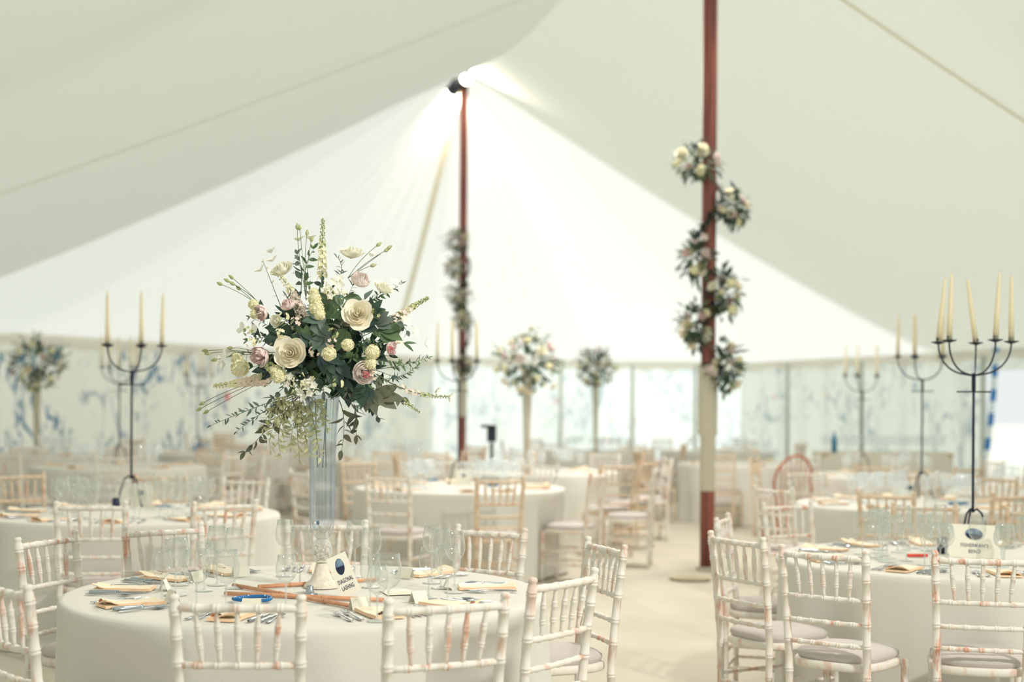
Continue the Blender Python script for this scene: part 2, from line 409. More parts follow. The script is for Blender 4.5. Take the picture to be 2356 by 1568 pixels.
# walls: hanging cloth with soft folds
def wall(name, pts, mat, z0=0.0, z1=EH, amp=.035, freq=9.0, off=0):
    mb = MB(); rows = []; s = 0
    P = [Vector(p) for p in pts]; q = []
    for i in range(len(P) - 1):
        n = max(2, int((P[i + 1] - P[i]).length / .07)); d = (P[i + 1] - P[i]).normalized(); nn = Vector((d.y, -d.x))
        for k in range(n + (i == len(P) - 2)):
            t = P[i].lerp(P[i + 1], k / n); ss = s + (P[i + 1] - P[i]).length * k / n
            o_ = amp * (math.sin(ss * freq) + .5 * math.sin(ss * freq * .43 + 1)); q.append((t, nn, o_, ss))
        s += (P[i + 1] - P[i]).length
    for j in range(7):
        z = z0 + (z1 - z0) * j / 6
        rows.append([Vector((t.x + nn.x * (o_ * (1 - .8 * j / 6) + off), t.y + nn.y * (o_ * (1 - .8 * j / 6) + off), z + gz(t.x))) for t, nn, o_, ss in q])
    mb.grid(rows); return struct(mb, name, mat)
wall('wall_left', LE, 'wall_print', amp=.02)
def lerp2(a, b, t): return (a[0] + (b[0] - a[0]) * t, a[1] + (b[1] - a[1]) * t)
wall('wall_back_left', [EE[0], EE[1]], 'wall_print', amp=.015, freq=3)
wall('wall_back_centre', [EE[1], EE[2]], 'wall_print_pale', amp=.03)
wn = [EE[2], EE[3], EE[4]]
wall('wall_far', [EE[2], EE[3], lerp2(EE[3], EE[4], .25)], 'window_print', amp=.02, freq=6)
wall('wall_far_corner', [lerp2(EE[3], EE[4], .25), EE[4]], 'window_print', amp=.02, freq=5)
wall('wall_back_right', [EE[4], lerp2(EE[4], EE[5], .5), EE[5], lerp2(RE[0], RE[1], .20)], 'wall_print_pale', amp=.07, freq=7)
D0, D1 = lerp2(RE[0], RE[1], .22), lerp2(RE[0], RE[1], .56)
wall('wall_door_header', [lerp2(RE[0], RE[1], .20), lerp2(RE[0], RE[1], .58)], 'wall_print_pale', z0=2.12, amp=.01)
wall('wall_right', [lerp2(RE[0], RE[1], .58)] + RE[1:], 'wall_print_pale', amp=.03)
# valance strip round the eaves
mb = MB(); rows = []
allE = [Vector(p) for p in LE[:-1] + EE[:-1] + RE]
ring = []
for i in range(len(allE) - 1):
    for k in range(30): ring.append(allE[i].lerp(allE[i + 1], k / 30))
ring.append(allE[-1]); cc = Vector((0, 12))
for dz, inn in ((.10, .10), (-.12, .10)):
    rows.append([Vector((p.x + (cc - p).normalized().x * inn, p.y + (cc - p).normalized().y * inn, EH + dz + gz(p.x) + (.03 * math.sin(i * 1.1) if dz < 0 else 0))) for i, p in enumerate(ring)])
mb.grid(rows); struct(mb, 'trim_valance', 'valance_cloth')
# upright poles at the wall seams
def wall_post(px, d, name='side_pole', r=.038, z1=2.35):
    p = atd(px, 900, d); g = gz(p.x); mb = MB().tube([(0, 0, 0), (0, 0, z1)], r, 10)
    o = mb.build(name, 'pole_grey'); o.location = (p.x, p.y, g)
    return o
for px, d, txt in ((1455, 30.2, 'slim upright pole between the bright window panels of the far wall'), (1600, 29.9, 'slim upright pole behind the garlanded main pole'), (1812, 27.4, 'slim pole against the pale curtain behind the bow-backed chair'),
                   (1982, 25.2, 'slim pole in the curtain behind the faint candelabra'), (2262, 22.0, 'slim pole at the open doorway beside the striped ribbon'), (1290, 30.4, 'slim upright pole behind the distant flower stands')):
    tag(wall_post(px, d), txt, 'pole')
# striped ribbon by the door
pts = [atd(2292, 800, 21.6), atd(2286, 900, 21.6), atd(2277, 990, 21.6), atd(2268, 1055, 21.6)]
mb = MB(); path = []
for i in range(31):
    t = i / 30 * 3; k = min(int(t), 2); path.append(pts[k].lerp(pts[k + 1], t - k))
mb.tube(path, .045, 10)
tag(mb.build('door_ribbon', 'striped_ribbon'), 'blue and white striped ribbon hanging beside the open doorway', 'ribbon')

# ------------------------------------------------------------------ big poles
def pole(base, top, r, wrap, label):
    o = empty('tent_pole', base); h = top - base.z
    b = MB(); b.tube([(0, 0, h * i / 12) for i in range(13)], r, 20); b.build('shaft', 'pole_wood', o)
    b = MB(); z0, z1, zm, ra, rb = wrap
    n = 40; prof = [(r, z0)]
    for i in range(n + 1):
        z = z0 + (z1 - z0) * i / n; rr = rb if z < zm else ra
        prof.append((rr + .003 * math.sin(i * 2.4), z))
    prof.append((r, z1)); b.lathe(prof, 20); b.build('hessian_wrap', 'hessian', o)
    b = MB(); b.lathe([(0, .03), (.1, .03), (.1, 0), (0, 0)][::-1], 20); b.build('base_plate', 'hessian', o)
    return tag(o, label, 'pole')
pb = Vector((P1.x, P1.y, gz(P1.x)))
pole(pb, P1.z, .066, (.72, 1.88, 1.22, .088, .070), 'reddish wooden tent pole beside the aisle with a spiral of flowers')
pb2 = Vector((P2.x, P2.y, gz(P2.x)))
pole(pb2, P2.z, .072, (1.25, 2.0, 1.6, .085, .08), 'distant dark wooden tent pole carrying two spotlights at its top')
# rope coil at pole foot
mb = MB()
for k in range(3): mb.tube([(math.cos(t * PI / 12) * (.13 + .02 * k), math.sin(t * PI / 12) * (.11 + .02 * k), .012 + .006 * k) for t in range(25)], .011, 6, False)
o = mb.build('rope_coil', 'rope'); q = at(1588, 1330, 0.0); o.location = (q.x, q.y, gz(q.x)); tag(o, 'pale rope coiled on the floor at the foot of the near pole', 'rope')

def spotlight(px, py, d, aim, label, energy):
    p = atd(px, py, d); o = empty('spotlight', p)
    x, y, z = basis(aim); Mx = Matrix((x, y, z)).transposed().to_4x4()
    b = MB(); b.lathe([(.001, -.26), (.06, -.25), (.085, -.2), (.10, -.05), (.115, 0), (.12, .02), (.105, .02), (.10, -.01)], 20, Mx); b.build('housing', 'lamp_black', o)
    b = MB(); b.lathe([(.001, 0), (.10, -.002)], 20, Mx); b.build('lens', 'lens', o)
    b = MB(); back = P2 - Vector((0, 0, 0)); b.tube([Mx @ Vector((0, 0, -.12)), Vector((back.x - p.x, back.y - p.y, -.05))], .015, 8); b.build('bracket', 'lamp_black', o)
    ld = bpy.data.lights.new('spotlight_beam', 'SPOT'); ld.energy = energy; ld.color = (1, .86, .66); ld.spot_size = math.radians(125); ld.spot_blend = .9; ld.shadow_soft_size = .08
    lo = bpy.data.objects.new('spotlight_beam', ld); link(lo, o); lo.rotation_euler = (-Vector(aim)).normalized().to_track_quat('Z', 'Y').to_euler(); lo.location = Vector(aim).normalized() * .05
    return tag(o, label, 'spotlight')
spotlight(1073, 183, 24.55, (.22, -.93, .20), 'lit round spotlight facing the camera at the top of the distant pole', 2600)
spotlight(1042, 207, 24.8, (-.30, .80, -.40), 'dark-bodied spotlight on the other side of the distant pole top', 700)

def fill_light(p, aim, energy, pole_xy, label):
    # unseen fill lights added out of frame to brighten the tables
    o = empty('fill_light', p); x, y, z = basis(aim); Mx = Matrix((x, y, z)).transposed().to_4x4()
    b = MB(); b.box((0, 0, -.06), (.62, .46, .10), Mx); b.build('housing', 'lamp_black', o, False)
    b = MB(); b.box((0, 0, -.004), (.56, .40, .006), Mx); b.build('lens', 'fill_lens', o, False)
    MB().tube([Mx @ Vector((0, 0, -.1)), Vector((pole_xy[0] - p[0], pole_xy[1] - p[1], .05))], .02, 8).build('bracket', 'lamp_black', o)
    ld = bpy.data.lights.new('fill_light_beam', 'AREA'); ld.shape = 'RECTANGLE'; ld.size = .56; ld.size_y = .40; ld.spread = math.radians(115); ld.energy = energy; ld.color = (1, .93, .85)
    lo = bpy.data.objects.new('fill_light_beam', ld); link(lo, o); lo.rotation_euler = (-Vector(aim)).normalized().to_track_quat('Z', 'Y').to_euler(); lo.location = Vector(aim).normalized() * .01
    return tag(o, label, 'fill_light')
fill_light((P1.x - .45, 12.6, 5.75), (-.35, -.55, -.75), 98, (P1.x, P1.y), 'unseen fill light added high on the near tent pole facing the front tables')
fill_light((P1.x + .45, 12.6, 5.75), (.05, -.5, -.85), 42, (P1.x, P1.y), 'unseen fill light added high on the near tent pole facing the aisle')
fill_light((P1.x + .1, 13.4, 5.6), (-.15, .5, -.85), 115, (P1.x, P1.y), 'unseen fill light added high on the near tent pole facing the far tables')
pb0 = Vector((P0.x, P0.y, gz(P0.x)))  # unseen pole added to carry the last fill light
pole(pb0, P0.z, .066, (.72, 1.88, 1.22, .088, .070), 'bare wooden tent pole added out of frame to carry a fill light')
fill_light((P0.x - .35, P0.y + .2, 5.6), (-.60, .55, -.55), 150, (P0.x, P0.y), 'unseen fill light added on the bare tent pole out of frame')

# ------------------------------------------------------------------ chairs
def ringed(a, b, r, rings, ends=(1, 1), bulge=0, n=10, rh=.0022, bow=None):
    """a turned stick from a to b with pairs of raised bamboo rings at the given fractions"""
    a, b = Vector(a), Vector(b); Ln = (b - a).length; ts = {0.0: ends[0], 1.0: ends[1]}
    pts = [(0, ends[0]), (1, ends[1])]
    for t in [i / 8 for i in range(1, 8)]: pts.append((t, None))
    for c in rings:
        for k in (-1, 1):
            c0 = c + k * .0052 / Ln
            for dt, rr in ((-.0045, 0), (-.0022, 1), (.0022, 1), (.0045, 0)): pts.append((c0 + dt / Ln, rr * 10 + 5))
    pts.sort(key=lambda q: q[0]); path = []; rad = []
    for t, k in pts:
        if t < 0 or t > 1: continue
        e = ends[0] + (ends[1] - ends[0]) * t + bulge * math.sin(PI * t) ** 2
        rr = r * e
        if k is not None and k >= 5: rr = r * e + (rh if k > 10 else 0)
        p_ = a.lerp(b, t)
        if bow: p_ = p_ + Vector(bow) * math.sin(PI * t)
        path.append(p_); rad.append(rr)
    return MB().tube(path, rad, n)
def make_chair(mat, label_parts=True, simple=False):
    o = empty('ballroom_chair')
    n = 7 if simple else 10
    R = lambda s: [] if simple else s
    Y0 = -.19
    def post(s):
        b = MB(); zs = [(0, .166, .0), (.20, .168, .0), (.45, .172, .0), (.70, .178, -.022), (.90, .184, -.048)]
        path = []; rad = []
        def pos(z):
            for i in range(len(zs) - 1):
                if z <= zs[i + 1][0] or i == len(zs) - 2:
                    t = (z - zs[i][0]) / (zs[i + 1][0] - zs[i][0]); x = zs[i][1] + (zs[i + 1][1] - zs[i][1]) * t; y = zs[i][2] + (zs[i + 1][2] - zs[i][2]) * t
                    return Vector((s * x, Y0 + y, z))
        prof = [(0, .013), (.45, .0165), (.90, .0155), (.905, .012), (.912, .015), (.918, .0155), (.924, .011), (.926, .002)]
        ring_z = R([.12, .30, .40, .53, .62, .72, .80, .872])
        pr = [(z, r) for z, r in prof] + [(z, None) for z in (.1, .2, .3, .6, .75)]
        for c in ring_z:
            for k in (-1, 1):
                for dz, e in ((-.0045, 0), (-.002, .0024), (.002, .0024), (.0045, 0)): pr.append((c + k * .0055 + dz, ('+', e)))
        pr.sort(key=lambda q: q[0]); base = lambda z: .013 + (.0165 - .013) * min(z, .45) / .45
        for z, r_ in pr:
            path.append(pos(z)); rad.append(base(z) if r_ is None else (base(z) + r_[1] if isinstance(r_, tuple) else r_))
        b.tube(path, rad, n); b.build('back_post', mat, o)
    post(-1); post(1)
    for s in (-1, 1):
        ringed((s * .175, .20, 0), (s * .178, .19, .43), .0165, R([.2, .45, .75]), (.7, 1), n=n).build('front_leg', mat, o)
    def rail(z, y, x, nm, rr, k=5, bow=-.012):
        ringed((-x, y, z), (x, y, z), rr, R([(i + 1) / (k + 1) for i in range(k)]), (1, 1), n=n, bow=(0, bow, 0)).build(nm, mat, o)
    rail(.885, Y0 - .046, .183, 'top_rail', .0125)
    rail(.715, Y0 - .024, .179, 'back_rail', .0105); rail(.615, Y0 - .013, .176, 'back_rail', .0098); rail(.525, Y0 - .006, .174, 'back_rail', .0098)
    for i in range(5):
        f = (i + 1) / 6; x = -.183 + .366 * f; x2 = -.160 + .32 * f; bw = -.012 * math.sin(PI * f)
        ringed((x2, Y0 - .024 + bw, .718), (x, Y0 - .046 + bw, .882), .0105, R([.33, .66]), (.62, .62), bulge=.38, n=8 if not simple else 6, rh=.0016).build('spindle', mat, o)
    # seat
    def outline(k, grow, sq=3.2):
        pts = []
        for i in range(k):
            t = 2 * PI * i / k; cx, cy = math.cos(t), math.sin(t)
            rr = (abs(cx) ** sq + abs(cy) ** sq) ** (-1 / sq); x = cx * rr * (.195 + grow) * (1 + .045 * cy * rr); y = cy * rr * (.20 + grow) + .005
            pts.append((x, y))
        return pts
    K = 20 if simple else 36
    b = MB(); b.grid([[Vector((x, y, z)) for x, y in outline(K, g)] for g, z in ((-.19, .418), (0, .416), (.006, .424), (.006, .442), (0, .45), (-.19, .45))], True); b.build('seat_frame', mat, o)
    b = MB(); b.grid([[Vector((x, y, z)) for x, y in outline(K, g)] for g, z in ((-.012, .4505), (-.004, .462), (-.004, .474), (-.02, .487), (-.07, .496), (-.14, .499), (-.194, .50))], True); b.build('seat_cushion', 'pad', o)
    for s in (-1, 1):
        for z in ((.16, .27) if not simple else (.2,)):
            ringed((s * .168, Y0, z), (s * .176, .195, z), .009, R([.3, .65]), n=8).build('stretcher', mat, o)
    for z in (.16, .24): ringed((-.166, Y0, z), (.166, Y0, z), .009, R([.25, .5, .75]), n=8).build('stretcher', mat, o)
    ringed((-.175, .197, .22), (.175, .197, .22), .009, R([.25, .5, .75]), n=8).build('stretcher', mat, o)
    return o
white_chair = Proto(make_chair('limewash')); tan_chair = Proto(make_chair('tanwash'))
def simple_chair(mat):       # for chairs so far off that only their outline shows
    src = make_chair(mat, simple=True); b = MB(); ms = [mat, 'pad']
    for ch in KIDS[src.name]:
        b.cur = 1 if ch.name.startswith('seat_cushion') else 0
        b.add([v.co for v in ch.data.vertices], [tuple(p.vertices) for p in ch.data.polygons])
    for ch in KIDS.pop(src.name): me = ch.data; bpy.data.objects.remove(ch); bpy.data.meshes.remove(me)
    bpy.data.objects.remove(src)
    return Proto(b.build('ballroom_chair', ms))
far_white = simple_chair('limewash'); far_tan = simple_chair('tanwash')

DIRW = {0: 'on the aisle side', 30: 'on the aisle side beyond the middle', 60: 'at the back toward the aisle', 90: 'at the back', 120: 'at the back away from the aisle',
        150: 'on the outer side beyond the middle', 180: 'on the outer side', 210: 'on the outer side before the middle', 240: 'at the front away from the aisle', 270: 'at the front',
        300: 'at the front toward the aisle', 330: 'on the aisle side before the middle'}
USED = {}
def dirword(ang, T, cat):
    """ang in degrees about the table centre, 0 = +x; returns where round the table in words"""
    a = ang % 360
    if T.get('flip'): a = (180 - a) % 360
    best = sorted(DIRW, key=lambda k: min(abs(a - k), 360 - abs(a - k)))
    u = USED.setdefault((T['name'], cat), set())
    for k in best[:3]:
        if k not in u: u.add(k); return DIRW[k]
    return DIRW[best[0]]
CH = []; GP = []
def chair_at(px, d, T, proto=None, yaw=None, mind=.96, look='white limewashed ballroom chair', label=None, group=None, gap=True):
    p = atd(px, 900, d); c = T['c']
    v = Vector((p.x - c.x, p.y - c.y, 0)); ang = math.degrees(math.atan2(v.y, v.x))
    ln = max(v.length - .20, T.get('mind', mind)); v = v.normalized() * ln; p = c + v
    r = math.atan2(-v.y, -v.x) - PI / 2 if yaw is None else yaw
    for a_, b_ in CH:
        if (p.x - a_) ** 2 + (p.y - b_) ** 2 < .45 ** 2: print('CLOSE', T['name'], px, d)
    CH.append((p.x, p.y))
    T.setdefault('chairs', []).append((math.atan2(v.y, v.x), ln))
    o = (proto or white_chair).place((p.x, p.y, gz(p.x)), r)
    lab = label or f"{look} {dirword(ang, T, 'chair')}, {T['name']}"
    tag(o, lab, 'chair', group or f"chairs around {T['name']}"); return o

# ------------------------------------------------------------------ tables
def banquet_cloth(seed, R=.915, h=.755, far=False):
    rg = random.Random(seed); n = 72 if far else 168; mb = MB(); rows = []
    ph = [rg.uniform(0, 6.28) for _ in range(4)]; k1, k2 = rg.choice([9, 10, 11]), rg.choice([15, 17])
    prof = [(0.0, 0, .0), (.5, 0, 0), (.90, 0, 0), (.975, .0, .0), (.993, -.003, .0), (1.000, -.012, .02), (1.003, -.03, .06), (1.004, -.08, .18), (1.004, -.2, .4), (1.004, -.35, .62), (1.004, -.5, .8), (1.006, -.65, .93), (1.01, -h + .012, 1)]
    for r, dz, a in prof:
        row = []
        for i in range(n):
            t = 2 * PI * i / n
            f = math.sin(k1 * t + ph[0] + .5 * math.sin(2 * t + ph[2])); f = (abs(f) ** .7) * (1 if f > 0 else -1)
            w_ = .030 * f + .014 * math.sin(k2 * t + ph[1]) + .02 * math.sin(4 * t + ph[3])
            rr = R * max(r, .0005) + w_ * a * (1.0 if not far else 1)
            row.append(Vector((rr * math.cos(t), rr * math.sin(t), h + dz)))
        rows.append(row)
    return mb.grid(rows, True)
def make_table():
    o = empty('banquet_table')
    b = MB(); b.lathe([(.001, .722), (.90, .722), (.905, .735), (.90, .748), (.001, .748)], 48); b.build('tabletop', 'tabletop', o)
    for k in range(4):
        t = PI / 4 + k * PI / 2; MB().tube([(.6 * math.cos(t), .6 * math.sin(t), .0), (.6 * math.cos(t), .6 * math.sin(t), .722)], .018, 8).build('leg', 'steel', o)
    return o
tproto = Proto(make_table())
def table(name, px, d, seed, flip=False, far=False, rr=.915):
    p = atd(px, 900, d); c = Vector((p.x, p.y, gz(p.x))); T = {'name': name, 'c': c, 'flip': flip, 'z': .757 + c.z}
    o = tproto.place(c, rnd.random()); tag(o, f'round folding banquet table hidden beneath its cloth, {name}', 'table', 'round banquet tables')
    cl = banquet_cloth(seed, rr, far=far).build('tablecloth', 'linen'); cl.location = c
    tag(cl, f'cream floor-length round tablecloth of {name}', 'tablecloth', 'round cream tablecloths'); T['cloth'] = cl
    return T

# ------------------------------------------------------------------ tableware
def make_glass(h, r, rim, bowl_h, mats=('wine_glass_clear', 'stem_glass'), n=24, name='wine_glass'):
    o = empty(name); z0 = h - bowl_h
    prof = [(.004, z0 - .004), (.010, z0 + .002), (r * .62, z0 + bowl_h * .10), (r * .88, z0 + bowl_h * .24), (r, z0 + bowl_h * .42), (r * .985, z0 + bowl_h * .6), (rim * 1.06, z0 + bowl_h * .82), (rim, h), (rim - .0012, h), (rim * 1.05 - .0012, z0 + bowl_h * .8)]
    MB().lathe(prof, n).build('bowl', mats[0], o)
    MB().lathe([(.0045, .006), (.0036, .02), (.0034, z0 * .6), (.0045, z0 - .003)], 10).build('stem', mats[1], o)
    MB().lathe([(.0005, 0), (r * .9, 0), (r * .92, .0012), (r * .6, .003), (.0045, .008)], n).build('foot', mats[1], o)
    return o
GL = {'white wine': Proto(make_glass(.235, .040, .0325, .115)), 'red wine': Proto(make_glass(.212, .047, .038, .122)), 'small wine': Proto(make_glass(.188, .037, .030, .10))}
def simple_glass(h, r, rim, bh):
    o = make_glass(h, r, rim, bh, ('far_glass', 'far_glass'), 12); b = MB()
    for ch in KIDS[o.name]: b.add([v.co for v in ch.data.vertices], [tuple(p.vertices) for p in ch.data.polygons])
    for ch in KIDS.pop(o.name): me = ch.data; bpy.data.objects.remove(ch); bpy.data.meshes.remove(me)
    bpy.data.objects.remove(o); return Proto(b.build('wine_glass', 'far_glass'))
FG = [simple_glass(.235, .042, .034, .115), simple_glass(.205, .045, .036, .115)]
GLOOK = {'white wine': 'clear tall-stemmed wine glass', 'red wine': 'clear wide-bowled wine glass', 'small wine': 'clear short wine glass'}
def glass_pt(kind, p, T):
    if any((p - q).length < .096 for q in GP): return
    GP.append(p.copy())
    o = GL[kind].place(p, rnd.random() * 6)
    v = p - T['c']; ang = math.degrees(math.atan2(v.y, v.x))
    tag(o, f"{GLOOK[kind]} {dirword(ang, T, kind)}, {T['name']}", 'glass', None); o['group'] = f"glasses on {T['name']}"
    return o
def napkin_mesh(seed):
    rg = random.Random(seed); b = MB(); L, W = .225, .105
    # a cloth folded over itself: three layers with an open rolled edge at the outer end
    b.cur = 0; nx, ny = 14, 6
    for layer, (z, w_, l_) in enumerate(((.0026, W, L), (.0062, W * .97, L * .985), (.0098, W * .95, L * .975))):
        top = []; bot = []
        for i in range(nx + 1):
            u = -l_ / 2 + l_ * i / nx; rt = []; rb = []
            for j in range(ny + 1):
                v = -w_ / 2 + w_ * j / ny
                lift = (.010 * math.exp(-((u - l_ / 2) / .03) ** 2) * (1 + math.sin(v * 40 + seed)) if layer == 2 else 0)
                zz = z + lift + .0015 * math.sin(u * 30 + v * 20 + seed)
                rt.append(Vector((u, v, zz + .0025))); rb.append(Vector((u, v, max(.0008, zz - .002))))
            top.append(rt); bot.append(rb)
        b.cur = 0; b.grid([r[::-1] for r in top]); b.grid([[x for x in r] for r in bot])
        b.cur = 2
        b.grid([[r[0] for r in top], [r[0] for r in bot]]); b.grid([[r[-1] for r in bot], [r[-1] for r in top]]); b.grid([top[-1], bot[-1]]); b.grid([bot[0], top[0]])
    # rolled loop at one outer corner, peach painted in for its shaded inside
    b.cur = 1; rows = []
    for i in range(10):
        t = i / 9 * PI * 1.15; rows.append([Vector((L / 2 - .01 - s * .05, -W * .28 + .024 * math.cos(t) * (1 - s * .7) + W * .1, .012 + .014 * math.sin(t) * (1 - s * .75))) for s in (0, .33, .66, 1)])
    b.grid(rows); b.cur = 0; b.grid([[v + Vector((0, 0, .0022)) for v in r] for r in rows])
    return b
NAP = [Proto(napkin_mesh(k).build('napkin', ['napkin', 'napkin_fold_shade', 'napkin_edge'])) for k in range(3)]
def make_knife(L=.235):
    o = empty('dinner_knife'); b = MB()
    rows = []
    for x, w_, h_ in ((-L / 2, .004, .003), (-L / 2 + .004, .007, .005), (-L / 2 + .03, .0075, .006), (-.01, .0055, .0045), (-.004, .007, .006), (0, .004, .003)):
        rows.append([Vector((x, w_ * math.cos(t * PI / 4), .0065 + h_ * math.sin(t * PI / 4))) for t in range(8)])
    b.grid(rows, True); b.build('handle', 'steel', o)
    b = MB(); rows = []
    for i in range(9):
        x = i / 8 * L / 2; up = .010 * (1 - (max(0, i - 5) / 3) ** 2 * .85) if i > 5 else .010
        rows.append([Vector((x, -.006, .0050)), Vector((x, -.006, .0068)), Vector((x, -.006 + up * 1.5, .0055)), Vector((x, -.006 + up * 1.5, .0048))])
    b.grid(rows, True); b.build('blade', 'steel', o); return o
def fork_mesh(L=.20):
    b = MB(); rows = []
    for x, w_, z in ((-L / 2, .006, .004), (-L / 2 + .02, .0085, .0035), (-.02, .003, .006), (.02, .003, .009), (.035, .009, .008), (.05, .0115, .005), (.056, .0115, .0045)):
        rows.append([Vector((x, -w_, z)), Vector((x, -w_, z + .0018)), Vector((x, w_, z + .0018)), Vector((x, w_, z))])
    b.grid(rows, True)
    for k in range(4):
        y = -.0095 + k * .00633; rows = []
        for x, z in ((.054, .0045), (.075, .0045), (L / 2, .009)):
            w_ = .0019 if x < .08 else .0009
            rows.append([Vector((x, y - w_, z)), Vector((x, y - w_, z + .0018)), Vector((x, y + w_, z + .0018)), Vector((x, y + w_, z))])
        b.grid(rows, True)
    return b
def spoon_mesh(L=.19):
    b = MB(); rows = []
    for x, w_, z in ((-L / 2, .006, .003), (-L / 2 + .02, .008, .003), (-.01, .003, .006), (.03, .003, .008)):
        rows.append([Vector((x, -w_, z)), Vector((x, -w_, z + .0018)), Vector((x, w_, z + .0018)), Vector((x, w_, z))])
    b.grid(rows, True); rows = []
    for i in range(9):
        t = i / 8; x = .028 + t * .06; w_ = .019 * math.sin(PI * min(.98, max(.05, t)) ** .8); rows.append([Vector((x, w_ * s, .0085 - .007 * (1 - s * s) * math.sin(PI * t))) for s in (-1, -.5, 0, .5, 1)])
    b.grid(rows); return b
KNIFE = Proto(make_knife()); FORK = Proto(fork_mesh().build('fork', 'steel')); SPOON = Proto(spoon_mesh().build('spoon', 'steel'))
def make_placecard():
    b = MB(); rows = []
    for y, z in ((.019, 0.0), (.0, .042), (-.019, 0.0)): rows.append([Vector((-.035, y, z)), Vector((.035, y, z))])
    b.grid(rows); rows = []
    for y, z in ((.0185, 0.0), (.0, .0413), (-.0185, 0.0)): rows.append([Vector((-.035, y, z)), Vector((.035, y, z))])
    b.grid([r[::-1] for r in rows]); return b
PCARD = Proto(make_placecard().build('place_card', 'paper', None, False))
def setting(T, ang, items='nkksffc', rn=.70, jit=0):
    a = math.radians(ang); r = Vector((math.cos(a), math.sin(a), 0)); t = Vector((-math.sin(a), math.cos(a), 0)); z = T['z']
    face = a + PI; w_ = dirword(ang, T, 'setting')
    def pos(rad, tan): q = T['c'] + r * rad + t * tan; q.z = z + .0005; return q
    inward = a + PI
    j = lambda s: rnd.uniform(-s, s)
    def g(o, nm): o['group'] = nm + ' on ' + T['name']
    if 'n' in items:
        o = rnd.choice(NAP).place(pos(rn, j(.01)), a + j(.06)); tag(o, f"cream folded napkin with peach edge {w_}, {T['name']}", 'napkin'); g(o, 'napkins')
    # the sitter looks inward: their right hand lies along +t
    if 'k' in items:
        o = KNIFE.place(pos(rn - .01, .095 + j(.005)), inward + j(.05)); tag(o, f"steel dinner knife {w_}, {T['name']}", 'knife'); g(o, 'cutlery')
    if 'kk' in items:
        o = KNIFE.place(pos(rn + .0, .125 + j(.005)) , inward + j(.10), scale=.88); o.name = 'dessert_knife'; tag(o, f"shorter steel knife {w_}, {T['name']}", 'knife'); g(o, 'cutlery')
    if 's' in items:
        o = SPOON.place(pos(rn + .01, .155 + j(.004)), inward + j(.08)); tag(o, f"steel spoon {w_}, {T['name']}", 'spoon'); g(o, 'cutlery')
    if 'f' in items:
        o = FORK.place(pos(rn, -.09 + j(.004)), inward + j(.06)); tag(o, f"steel inner fork {w_}, {T['name']}", 'fork'); g(o, 'cutlery')
    if 'ff' in items:
        o = FORK.place(pos(rn + .01, -.122 + j(.004)), inward + j(.12), scale=.92); tag(o, f"steel outer fork {w_}, {T['name']}", 'fork'); g(o, 'cutlery')
    if 'c' in items:
        o = PCARD.place(pos(rn - .155, .0), a + PI / 2 + j(.15)); tag(o, f"small white folded place card {w_}, {T['name']}", 'card'); g(o, 'place cards')
    if 'g' in items:
        for kind, rad, tan in (('white wine', .42, -.02), ('red wine', .47, .085), ('small wine', .36, .08)):
            glass_pt(kind, pos(rad + j(.02), tan + j(.02)), T)
    if 'G' in items:
        for k, (rad, tan) in enumerate(((.42, -.03), (.47, .09), (.35, .07))):
            o = FG[k % 2].place(pos(rad + j(.03), tan + j(.03)), 0); tag(o, f"one of the clear wine glasses crowding {T['name']}", 'glass', f"glasses on {T['name']}")
    if 'N' in items:
        o = rnd.choice(NAP).place(pos(rn, j(.01)), a + j(.06)); tag(o, f"one of the folded cream napkins laid round {T['name']}", 'napkin', f"napkins on {T['name']}")

